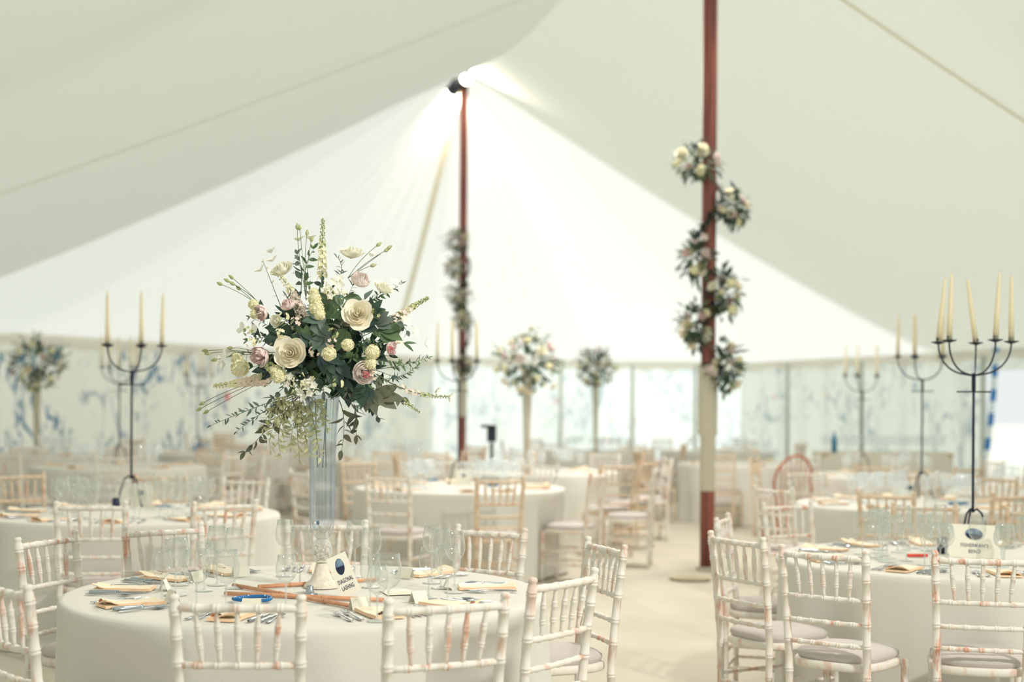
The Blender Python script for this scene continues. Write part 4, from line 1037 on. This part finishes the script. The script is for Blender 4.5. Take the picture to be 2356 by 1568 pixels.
# ---- canes, cord, cards
def rod(pa, pb, r, name, label, nodes=(.3, .62)):
    a, b_ = ptab(*pa, z1 + .008), ptab(*pb, z1 + .008); d = b_ - a; o = empty(name, a); Ln = d.length
    x, y, z = basis(d); Mx = Matrix((x, y, z)).transposed().to_4x4()
    b = MB(); pr = [(.001, 0), (r, 0)]
    for t in nodes: pr += [(r, t * Ln - .012), (r * 1.14, t * Ln - .003), (r * .96, t * Ln), (r * 1.12, t * Ln + .003), (r, t * Ln + .012)]
    pr += [(r, Ln), (r * .6, Ln), (r * .55, Ln - .01)]; b.lathe(pr, 12, Mx); b.build('cane_stalk', 'bamboo', o); 
    b = MB()
    for t in nodes: b.lathe([(r * .97, t * Ln - .0012), (r * 1.16, t * Ln), (r * .97, t * Ln + .0012)], 12, Mx)
    b.build('cane_joint', 'bamboo_node', o)
    return tag(o, label, 'bamboo cane')
rod((517, 1364), (882, 1379), .0078, 'bamboo_cane', 'longest bamboo cane lying straight across the front table before the vase')
rod((537, 1345), (826, 1396), .0078, 'bamboo_cane', 'bamboo cane crossing diagonally over the others, its cut end toward the aisle', (.4, .75))
rod((594, 1349), (872, 1331), .0078, 'bamboo_cane', 'bamboo cane behind the glass vase on the front table', (.25, .7))
q = ptab(580, 1380, z1 + .006); b = MB(); b.tube([(math.cos(t * PI / 20) * .068, math.sin(t * PI / 20) * .055, (.0065 + .0015 * math.sin(t * PI / 10))) for t in range(41)], .0065, 8, False)
o = b.build('cord_loop', 'spotted_cord'); o.location = q; tag(o, 'bright blue spotted cord loop lying beside the bamboo canes', 'cord')
def card(center, wd, ht, mtx, label, lines=None, size=.02, pic=None, name='table_card', col='paper', inkm='ink', pic_m='print_blue', tx=.84):
    o = empty(name, center); T_ = mtx
    b = MB(); b.box((0, 0, 0), (wd, ht, .0016), T_); b.build('card_sheet', col, o, False)
    if pic:
        cx, cy, rx, ry, rot = pic; b = MB(); vs = [T_ @ Vector((cx, cy, .0012))]; n = 28
        for k in range(n):
            t = 2 * PI * k / n; x, y = rx * math.cos(t), ry * math.sin(t); vs.append(T_ @ Vector((cx + x * math.cos(rot) - y * math.sin(rot), cy + x * math.sin(rot) + y * math.cos(rot), .0012)))
        b.add(vs, [(0, k + 1, (k + 1) % n + 1) for k in range(n)]); b.build('picture_oval', pic_m, o, False)
        b = MB(); vs = []
        for k in range(n + 1):
            t = PI + PI * k / n; x, y = rx * .96 * math.cos(t), ry * .96 * math.sin(t); vs.append(T_ @ Vector((cx + x * math.cos(rot) - y * math.sin(rot), cy + x * math.sin(rot) + y * math.cos(rot), .0018)))
        b.add(vs, [tuple(range(n + 1))]); b.build('picture_rope', 'print_navy', o, False)
    for k, ln in enumerate(lines or []):
        text_mesh(ln, size, 'lettering', inkm, o, T_ @ Matrix.Translation((0, -.022 - k * size * 1.15, .0014)) @ Matrix.Diagonal((tx, 1, 1, 1)), .0002)
    return tag(o, label, 'card')
RX = lambda a: Matrix.Rotation(math.radians(a), 4, 'X'); RZ = lambda a: Matrix.Rotation(math.radians(a), 4, 'Z'); RY = lambda a: Matrix.Rotation(math.radians(a), 4, 'Y')
card(atd(790, 1322, 5.30), .078, .162, RZ(-5) @ RX(72) @ RZ(26), 'white card headed Diagonal Lashing leaning against the foot of the glass vase', ['DIAGONAL', 'LASHING'], .024, (0, .034, .017, .032, -.15), tx=.46)
def flat_card(px, py, T, wd, ht, rz, label, name='menu_card'):
    p = ptab(px, py, T['z'] + .001); b = MB(); b.box((0, 0, .001), (wd, ht, .0015)); o = b.build(name, 'paper', None, False); o.location = p; o.rotation_euler = (0, 0, rz); return tag(o, label, 'card')
flat_card(915, 1362, T1, .11, .15, .3, 'blank white card lying flat near the glasses right of the glass vase')
q = ptab(742, 1356, z1); b = MB(); b.lathe([(.001, 0), (.028, 0), (.03, .003), (.016, .006), (.014, .03), (.012, .034), (.001, .034)], 20); o = b.build('bead_pot', 'steel'); o.location = q + Vector((-.03, -.13, 0)); tag(o, 'little silver pot edged in black at the foot of the glass vase', 'pot')
q = ptab(778, 1332, z1); b = MB(); b.lathe([(.001, 0), (.02, 0), (.022, .02), (.02, .045), (.001, .047)], 16); o = b.build('tealight_jar', 'navy_plastic'); o.location = q + Vector((.0, .02, 0)); tag(o, 'small dark blue tealight jar behind the leaning white card', 'jar')

# ================================================================== TABLE WITH THE FISHERMAN'S BEND CARD
T4 = table('fishing card table', 2215, 7.1, 12, flip=True)
for px, d, lk in ((1905, 5.85, 'white'), (2262, 5.75, 'rust-scuffed white'), (1712, 6.4, 'white'), (1690, 7.45, 'white')): chair_at(px, d, T4, look=f'{lk} ballroom chair')
chair_at(2130, 8.65, T4, far_tan and tan_chair, look='tan ballroom chair'); chair_at(2390, 8.3, T4, tan_chair, look='tan ballroom chair'); chair_at(1835, 8.6, T4, yaw=math.radians(-150), look='white askew ballroom chair')
for a in (-166, -128, -93, 150, 180, -60, 120, 90, 60): setting(T4, a, 'nkksffg')
for kind, px, py in (('white wine', 2030, 1262), ('white wine', 2062, 1258), ('red wine', 2140, 1310), ('small wine', 2175, 1290), ('white wine', 2140, 1232), ('red wine', 2330, 1312), ('small wine', 2308, 1290), ('white wine', 2345, 1250), ('red wine', 1990, 1270)):
    glass_pt(kind, ptab(px, py, T4['z'] + .0005), T4)
candelabrum(T4, 2240, 15, 'fishing card table', {2: (.10, 0), 3: (.03, 0), 1: (-.135, 0), 4: (.055, 0), 0: (.0, .0)}, dy=.45, hs=1.035)
p = ptab(2240, 1282, T4['z']); card(p + Vector((0, -.01, .083)), .245, .165, RZ(-4) @ RX(82) @ RZ(-2), "cream card lettered Fisherman's Bend standing before the nearer iron candelabrum", ["FISHERMAN'S", 'BEND'], .026, (-.002, .035, .044, .029, -.1), pic_m='print_blue')
p = ptab(2168, 1272, T4['z']); b = MB(); b.lathe([(.001, 0), (.024, 0), (.026, .03), (.026, .075), (.02, .085), (.001, .085)], 18); o = b.build('tealight_jar', 'navy_plastic'); o.location = p; tag(o, 'dark navy jar standing beside the fishing card', 'jar')
p = ptab(2111, 1281, T4['z']); b = MB(); rows = []
for i in range(13):
    t = i / 12; x = -.052 + .104 * t; w_ = .013 * (math.sin(PI * min(.97, max(.04, t * .9 + .06))) ** .45); rows.append([Vector((x, w_ * math.cos(k * PI / 5), .009 + .008 * math.sin(k * PI / 5))) for k in range(10)])
b.grid(rows, True); o = b.build('pocket_knife', 'red_plastic'); o.location = p; o.rotation_euler = (0, 0, .05); tag(o, 'red pocket knife closed on the fishing card table', 'pocket knife')

# ================================================================== TABLE BEHIND ON THE OUTER SIDE (K1)
T2 = table('near candelabrum table', 310, 9.05, 13)
for px, d, pr, lk in ((214, 7.75, white_chair, 'white'), (513, 7.95, white_chair, 'white'), (50, 10.5, tan_chair, 'tan'), (560, 10.25, white_chair, 'pale'), (370, 10.6, tan_chair, 'tan')): chair_at(px, d, T2, pr, look=f'{lk} ballroom chair')
for a in (-150, -118, -84, -50, -22, 20, 60, 95, 140, 175): setting(T2, a, 'nksfg')
candelabrum(T2, 303, 0, 'near candelabrum table', dy=.5, hs=1.02)
p = ptab(302, 1166, T2['z']); card(p + Vector((-.06, 0, .07)), .085, .14, RZ(6) @ RX(84), 'plain cream card standing at the foot of the nearer candelabrum on the outer side')
card(p + Vector((.06, .05, .075)), .15, .14, RZ(-4) @ RX(84), 'cream card with small blue emblem beside the plain card', None, .02, (-.01, .02, .022, .018, 0))
p = ptab(267, 1172, T2['z']); b = MB(); b.lathe([(.001, 0), (.024, 0), (.026, .03), (.024, .075), (.001, .08)], 16); o = b.build('tealight_jar', 'navy_plastic'); o.location = p; tag(o, 'dark jar beside the plain card, near candelabrum table', 'jar')
p = ptab(376, 1166, T2['z']); b = MB(); b.tube([(math.cos(PI + t * PI / 14) * .05, math.sin(PI + t * PI / 14) * .04, .01) for t in range(15)], .006, 6); o = b.build('cord_loop', 'teal_plastic'); o.location = p; tag(o, 'dark green curved cord lying right of the card, near candelabrum table', 'cord')

# ================================================================== MIDDLE TABLE (K2)
T3 = table('middle candelabrum table', 1060, 12.4, 14)
for px, d, pr, lk in ((898, 11.05, white_chair, 'cream'), (1150, 10.95, tan_chair, 'tan'), (700, 11.6, white_chair, 'cream'), (1368, 11.9, white_chair, 'white'), (830, 13.6, tan_chair, 'tan'), (1010, 13.9, white_chair, 'cream'), (1240, 13.6, white_chair, 'cream')): chair_at(px, d, T3, pr, look=f'{lk} ballroom chair')
for a in range(-160, 200, 36): setting(T3, a + rnd.uniform(-6, 6), 'nG')
candelabrum(T3, 1056, 36, 'middle candelabrum table', hs=1.04)
p = ptab(1066, 1117, T3['z']); card(p + Vector((0, 0, .075)), .15, .14, RZ(-5) @ RX(84), 'white card by the stem of the middle candelabrum', None, .02, (0, .02, .022, .018, 0))
for px, py, lb in ((996, 1106, 'small teal case lying in front of the middle candelabrum'), (1133, 1118, 'small teal case behind the tan chair at the middle candelabrum table')):
    p = ptab(px, py, T3['z']); b = MB(); b.box((0, 0, .012), (.085, .05, .022)); o = b.build('plastic_case', 'teal_plastic', None, False); o.location = p; o.rotation_euler = (0, 0, .5); tag(o, lb, 'case')

# ================================================================== REAR TABLE ON THE CARD SIDE (K3)
T6 = table('second candelabrum table', 2105, 11.2, 15, flip=True)
for px, d, pr, lk in ((2043, 9.85, tan_chair, 'tan'), (1790, 10.3, white_chair, 'cream'), (1862, 12.9, white_chair, 'white'), (2330, 10.0, tan_chair, 'tan'), (2290, 12.4, tan_chair, 'tan'), (2110, 12.7, tan_chair, 'tan')): chair_at(px, d, T6, pr, look=f'{lk} ballroom chair')
for a in range(-160, 200, 36): setting(T6, a + rnd.uniform(-6, 6), 'nkG')
candelabrum(T6, 2122, 36, 'second candelabrum table', dy=.45, hs=1.10)
p = ptab(2080, 1146, T6['z']); card(p + Vector((0, 0, .07)), .2, .14, RZ(-3) @ RX(80), 'cream card with blue emblem standing before the second candelabrum', None, .02, (.04, .02, .035, .022, 0))
p = ptab(2205, 1160, T6['z']); b = MB(); b.box((0, 0, .01), (.16, .03, .02)); o = b.build('plastic_case', 'teal_plastic', None, False); o.location = p; tag(o, 'long blue case lying on the second candelabrum table', 'case')

# ================================================================== FAR TABLES
QUEUE = []; TC = [t['c'] for t in (T1, T2, T3, T4, T6)]
def far_table(name, px, d, seed, n, a0=0, flip=False, seats=None, sets=5, gl=True):
    T = table(name, px, d, seed, flip, far=True)
    TC.append(T['c']); QUEUE.append((T, name, n, a0))
    for k in range(sets): setting(T, a0 + 18 + 360 * k / sets, 'NG' if gl else 'N')
    return T
def fill_chairs(T, name, n, a0):
    for k in range(n):
        a = math.radians(a0 + 360 * k / n + rnd.uniform(-5, 5)); R_ = 1.20 + rnd.uniform(0, .12); x, y = T['c'].x + R_ * math.cos(a), T['c'].y + R_ * math.sin(a)
        if any((x - a_) ** 2 + (y - b_) ** 2 < .58 ** 2 for a_, b_ in CH) or any((x - q.x) ** 2 + (y - q.y) ** 2 < 1.14 ** 2 for q in TC): continue
        CH.append((x, y)); tn = rnd.random() < .45; o = (far_tan if tn else far_white).place((x, y, gz(x)), math.atan2(-(y - T['c'].y), -(x - T['c'].x)) - PI / 2 + rnd.uniform(-.1, .1))
        tag(o, f"{'tan' if tn else 'white'} ballroom chair {dirword(math.degrees(a), T, 'chair')}, {name}", 'chair', f'chairs around {name}')
T7 = far_table('outer candelabrum table', 275, 15.3, 21, 8, 15)
candelabrum(T7, 275, 20, 'outer candelabrum table', rz0=60)
T8 = far_table('outer flower-ball table', 85, 18.0, 22, 8, 10)
arrangement_far(T8, 85, 838, 18.0, .36, 'round blurred ball of flowers before the blue printed wall, far outer table', 5, nfl=26)
T9 = far_table('table behind big arrangement', 520, 19.5, 23, 8, 20, gl=False)
candelabrum(T9, 455, 10, 'table behind big arrangement')
T5 = far_table('larger flower-ball table', 1235, 15.6, 24, 8, 100)
arrangement_far(T5, 1213, 835, 15.6, .345, 'larger of the two blurred balls of flowers near the far window', 6, nfl=32)
T10 = far_table('table by the distant pole', 900, 18.2, 25, 8, 0)
T12 = far_table('smaller flower-ball table', 1370, 22.5, 26, 7, 30)
arrangement_far(T12, 1371, 846, 22.5, .32, 'smaller of the two blurred balls of flowers near the far window', 7, nfl=26)
T13 = far_table('table beyond garlanded pole', 1650, 23.5, 27, 7, 12, True)
T14 = far_table('faint candelabrum table', 2040, 16.0, 28, 8, 22, True)
candelabrum(T14, 1985, 36, 'faint candelabrum table', hs=1.05)
T15 = far_table('table nearest the doorway', 2420, 13.2, 29, 8, 5, True)
T16 = far_table('table beyond the bow chair', 1720, 18.7, 30, 7, 40, True, gl=False)
T17 = far_table('furthest outer table', 640, 24.0, 31, 7, 40, gl=False)
CH += [(atd(1450, 900, 13.2).x, 13.2), (atd(1400, 900, 14.1).x, 14.1), (atd(1808, 900, 15.0).x, 15.0)]
bx = atd(2030, 900, 19.8).x; CH += [(bx + k * .3, 19.8 + j) for k in range(-4, 5) for j in (-.3, .3)]
for q_ in QUEUE: fill_chairs(*q_)
# cloths drape in front of the seats pushed up to the tables
def dent(T):
    me = T['cloth'].data
    for v in me.vertices:
        r = math.hypot(v.co.x, v.co.y)
        if v.co.z > .735 or r < .5: continue
        a = math.atan2(v.co.y, v.co.x); lim = r
        for ca, ln in T.get('chairs', []):
            d = (a - ca + PI) % (2 * PI) - PI
            if abs(d) > 1: continue
            rf = (ln - .225) / max(.3, math.cos(d)); t = abs(math.sin(d)) * r
            wt = 1 - min(1, max(0, (t - .22) / .10)); wz = 1 - min(1, max(0, (v.co.z - .53) / .20)); wt = wt * wt * (3 - 2 * wt); wz = wz * wz * (3 - 2 * wz)
            if rf < r: lim = min(lim, r + (rf - r) * wt * wz)
        if lim < r: v.co.x *= lim / r; v.co.y *= lim / r
for t_ in (T1, T2, T3, T4, T6): dent(t_)
# loose chairs along the aisle
o = white_chair.place((atd(1450, 900, 13.2).x, 13.2, gz(1.1)), math.radians(80)); tag(o, 'white ballroom chair standing sideways at the aisle near the larger flower-ball table', 'chair')
o = tan_chair.place((atd(1400, 900, 14.1).x, 14.1, gz(1.0)), math.radians(20)); tag(o, 'tan ballroom chair turned away beside the sideways white chair', 'chair')
# bow-backed chair
def bow_chair(px, d, label):
    p = atd(px, 900, d); o = empty('windsor_chair', (p.x, p.y, gz(p.x)), math.radians(12))
    path = [(-.19, -.2, .45)] + [(-.21 * math.cos(t * PI / 12), -.2 - .10 * math.sin(t * PI / 12), .72 + .28 * math.sin(t * PI / 12)) for t in range(13)] + [(.19, -.2, .45)]
    MB().tube(path, .013, 8).build('bow_back', 'redwood', o)
    for i in range(7):
        x = -.15 + .05 * i; MB().tube([(x * .85, -.2, .45), (x * 1.1, -.29, .72 + .28 * math.sqrt(max(0, 1 - (x * 1.1 / .21) ** 2)))], .006, 6).build('spindle', 'redwood', o)
    b = MB(); b.lathe([(.001, .42), (.2, .42), (.22, .435), (.2, .452), (.001, .445)], 28); b.build('seat', 'redwood', o)
    for sx in (-1, 1):
        for sy in (-1, 1): MB().tube([(sx * .13, sy * .13, .42), (sx * .19, sy * .2, 0)], [.016, .011], 8).build('leg', 'redwood', o)
    return tag(o, label, 'chair')
bow_chair(1808, 15.0, 'reddish wooden chair with a round bow back amid the blurred tables')
# bar table crowded with glasses
p = atd(2030, 900, 19.8); B = Vector((p.x, p.y, gz(p.x)))
o = empty('bar_table', B); MB().box((0, 0, .88), (1.8, .7, .03)).build('tabletop', 'tabletop', o, False)
for sx in (-1, 1):
    for sy in (-1, 1): MB().box((sx * .8, sy * .28, .43), (.05, .05, .86)).build('leg', 'steel', o, False)
tag(o, 'long bar table under a cream cloth before the pale curtain', 'table')
b = MB(); ring = []
for i in range(120):
    t = 2 * PI * i / 120; c_, s_ = math.cos(t), math.sin(t); k = (abs(c_) ** 8 + abs(s_) ** 8) ** (-1 / 8); ring.append((c_ * k, s_ * k, .012 * math.sin(t * 23)))
rows = [[Vector((x * .001, y * .001, .90)) for x, y, f in ring], [Vector((x * .9, y * .355, .90)) for x, y, f in ring], [Vector((x * .915, y * .368, .885)) for x, y, f in ring], [Vector((x * (.925 + f), y * (.385 + f), .45)) for x, y, f in ring], [Vector((x * (.93 + 2 * f), y * (.39 + 2 * f), .02)) for x, y, f in ring]]
b.grid(rows, True); o = b.build('tablecloth', 'linen_far'); o.location = B; tag(o, 'cream cloth covering the long bar table', 'tablecloth')
for i in range(13):
    for j in range(3):
        g = FG[(i + j) % 2].place(B + Vector((-.80 + i * .132 + rnd.uniform(-.02, .02), -.26 + j * .17, .902)), 0); tag(g, 'one of the upright wine glasses crowding the bar table', 'glass', 'glasses on the bar table')
# bottle and box near the bar
q = atd(1906, 900, 17.9); b = MB(); b.lathe([(.001, 0), (.036, 0), (.037, .18), (.015, .23), (.013, .29), (.001, .29)], 14)
o = b.build('wine_bottle', 'teal_plastic'); o.location = B + Vector((-.86 * 1, -.2, .902)); o.location.x = B.x - .74; o.location.y = B.y - .33; tag(o, 'dark teal bottle at the end of the bar table', 'bottle')
# black equipment stand
p = atd(1128, 900, 17.0); o = empty('equipment_stand', (p.x, 17.0, gz(p.x)))
MB().tube([(.02, 0, 0), (.02, 0, 1.02)], .022, 8).build('pole', 'lamp_black', o)
MB().box((.02, 0, 1.13), (.11, .12, .20)).build('screen', 'lamp_black', o, False); MB().box((-.03, 0, 1.215), (.16, .16, .035)).build('tray', 'lamp_black', o, False)
for k in range(3): MB().tube([(.02, 0, .25), (.02 + .3 * math.cos(k * 2.1), .3 * math.sin(k * 2.1), 0)], .01, 6).build('leg', 'lamp_black', o)
tag(o, 'small black equipment stand beyond the middle candelabrum', 'stand')

# ================================================================== flower garlands on the two main poles
def garland(o_loc, r, clumps, d, label, seed):
    rg = random.Random(seed); o = empty('flower_garland', o_loc); O = Vector(o_loc)
    zs = [atd(px, py, d).z - O.z for px, py, rx, ry in clumps]; z_hi, z_lo = zs[0] + .1, zs[-1] - .1; n = len(clumps); path = []
    for i in range(90):
        t = i / 89; a = PI - t * (n - 1) * PI - .2; path.append((math.cos(a) * (r + .02), math.sin(a) * (r + .02), z_hi + (z_lo - z_hi) * t))
    b = MB(); b.cur = 1; b.tube(path, .012, 6); b.cur = 0
    for i in range(240):
        k = rg.uniform(0, 88); q = Vector(path[int(k)]); v = Vector((q.x, q.y, rg.uniform(-.15, .15))).normalized(); leaf(b, q, v + Vector((rg.uniform(-.8, .8), rg.uniform(-.8, .8), rg.uniform(-.8, .5))), Vector((0, 0, 1)), rg.uniform(.05, .09), .035)
    b.build('vine', ['dark_leaf', 'dark_stem'], o)
    for px, py, rx, ry in clumps:
        c = atd(px, py, d - .05) - O; s = d / F; b = MB(); RX_, RY_ = rx * s * 1.1, ry * s * 1.1
        for k in range(210):
            v = Vector((rg.gauss(0, 1), rg.gauss(0, 1), rg.gauss(0, 1))).normalized(); q = Vector((v.x * RX_ * rg.uniform(.8, 1.25), v.y * (RX_ + .02), v.z * RY_ * rg.uniform(.8, 1.2))) * rg.uniform(.3, .95); b.cur = rg.choice([0, 0, 0, 1, 1, 2]); L_ = rg.uniform(.05, .10)
            leaf(b, c + q, v + Vector((rg.uniform(-.5, .5), 0, rg.uniform(-.5, .5))), Vector((0, -.5, 1)), L_, L_ * .42)
        b.build('foliage_clump', ['dark_leaf', 'mid_leaf', 'grey_leaf'], o)
        ks = [('rose', 'cream_petal'), ('peony', 'pink_petal'), ('rose', 'ivory_petal'), ('hydrangea_head', 'lime_petal'), ('peony', 'blush_petal')]
        for k in range(11):
            a = k * 2.4 + rg.random(); v = Vector((math.cos(a) * rg.uniform(.2, .95), -rg.uniform(.3, 1), math.sin(a) * rg.uniform(.3, .95)))
            kind, mt = rg.choice(ks); f = bpy.data.objects.new(kind, FARM[(kind, mt)]); link(f, o); sc_ = rg.uniform(.75, 1.2); f.scale = (sc_,) * 3
            f.location = c + Vector((v.x * RX_, v.y * RX_ * .9, v.z * RY_)); f.rotation_euler = (-v).to_track_quat('Y', 'Z').to_euler()
    return tag(o, label, 'garland')
garland((P1.x, P1.y, .9), .09, [(1603, 375, 48, 42), (1685, 478, 30, 40), (1602, 592, 34, 52), (1670, 675, 40, 52), (1598, 750, 32, 52), (1668, 842, 36, 52)], 12.95, 'spiral garland of pale flowers and dark leaves on the near tent pole', 31)
garland((P2.x, P2.y, .9), .09, [(1052, 552, 28, 28), (1046, 615, 20, 24), (1056, 680, 28, 30), (1066, 735, 22, 20), (1068, 842, 20, 22)], 24.75, 'spiral garland of pale flowers on the distant tent pole', 32)
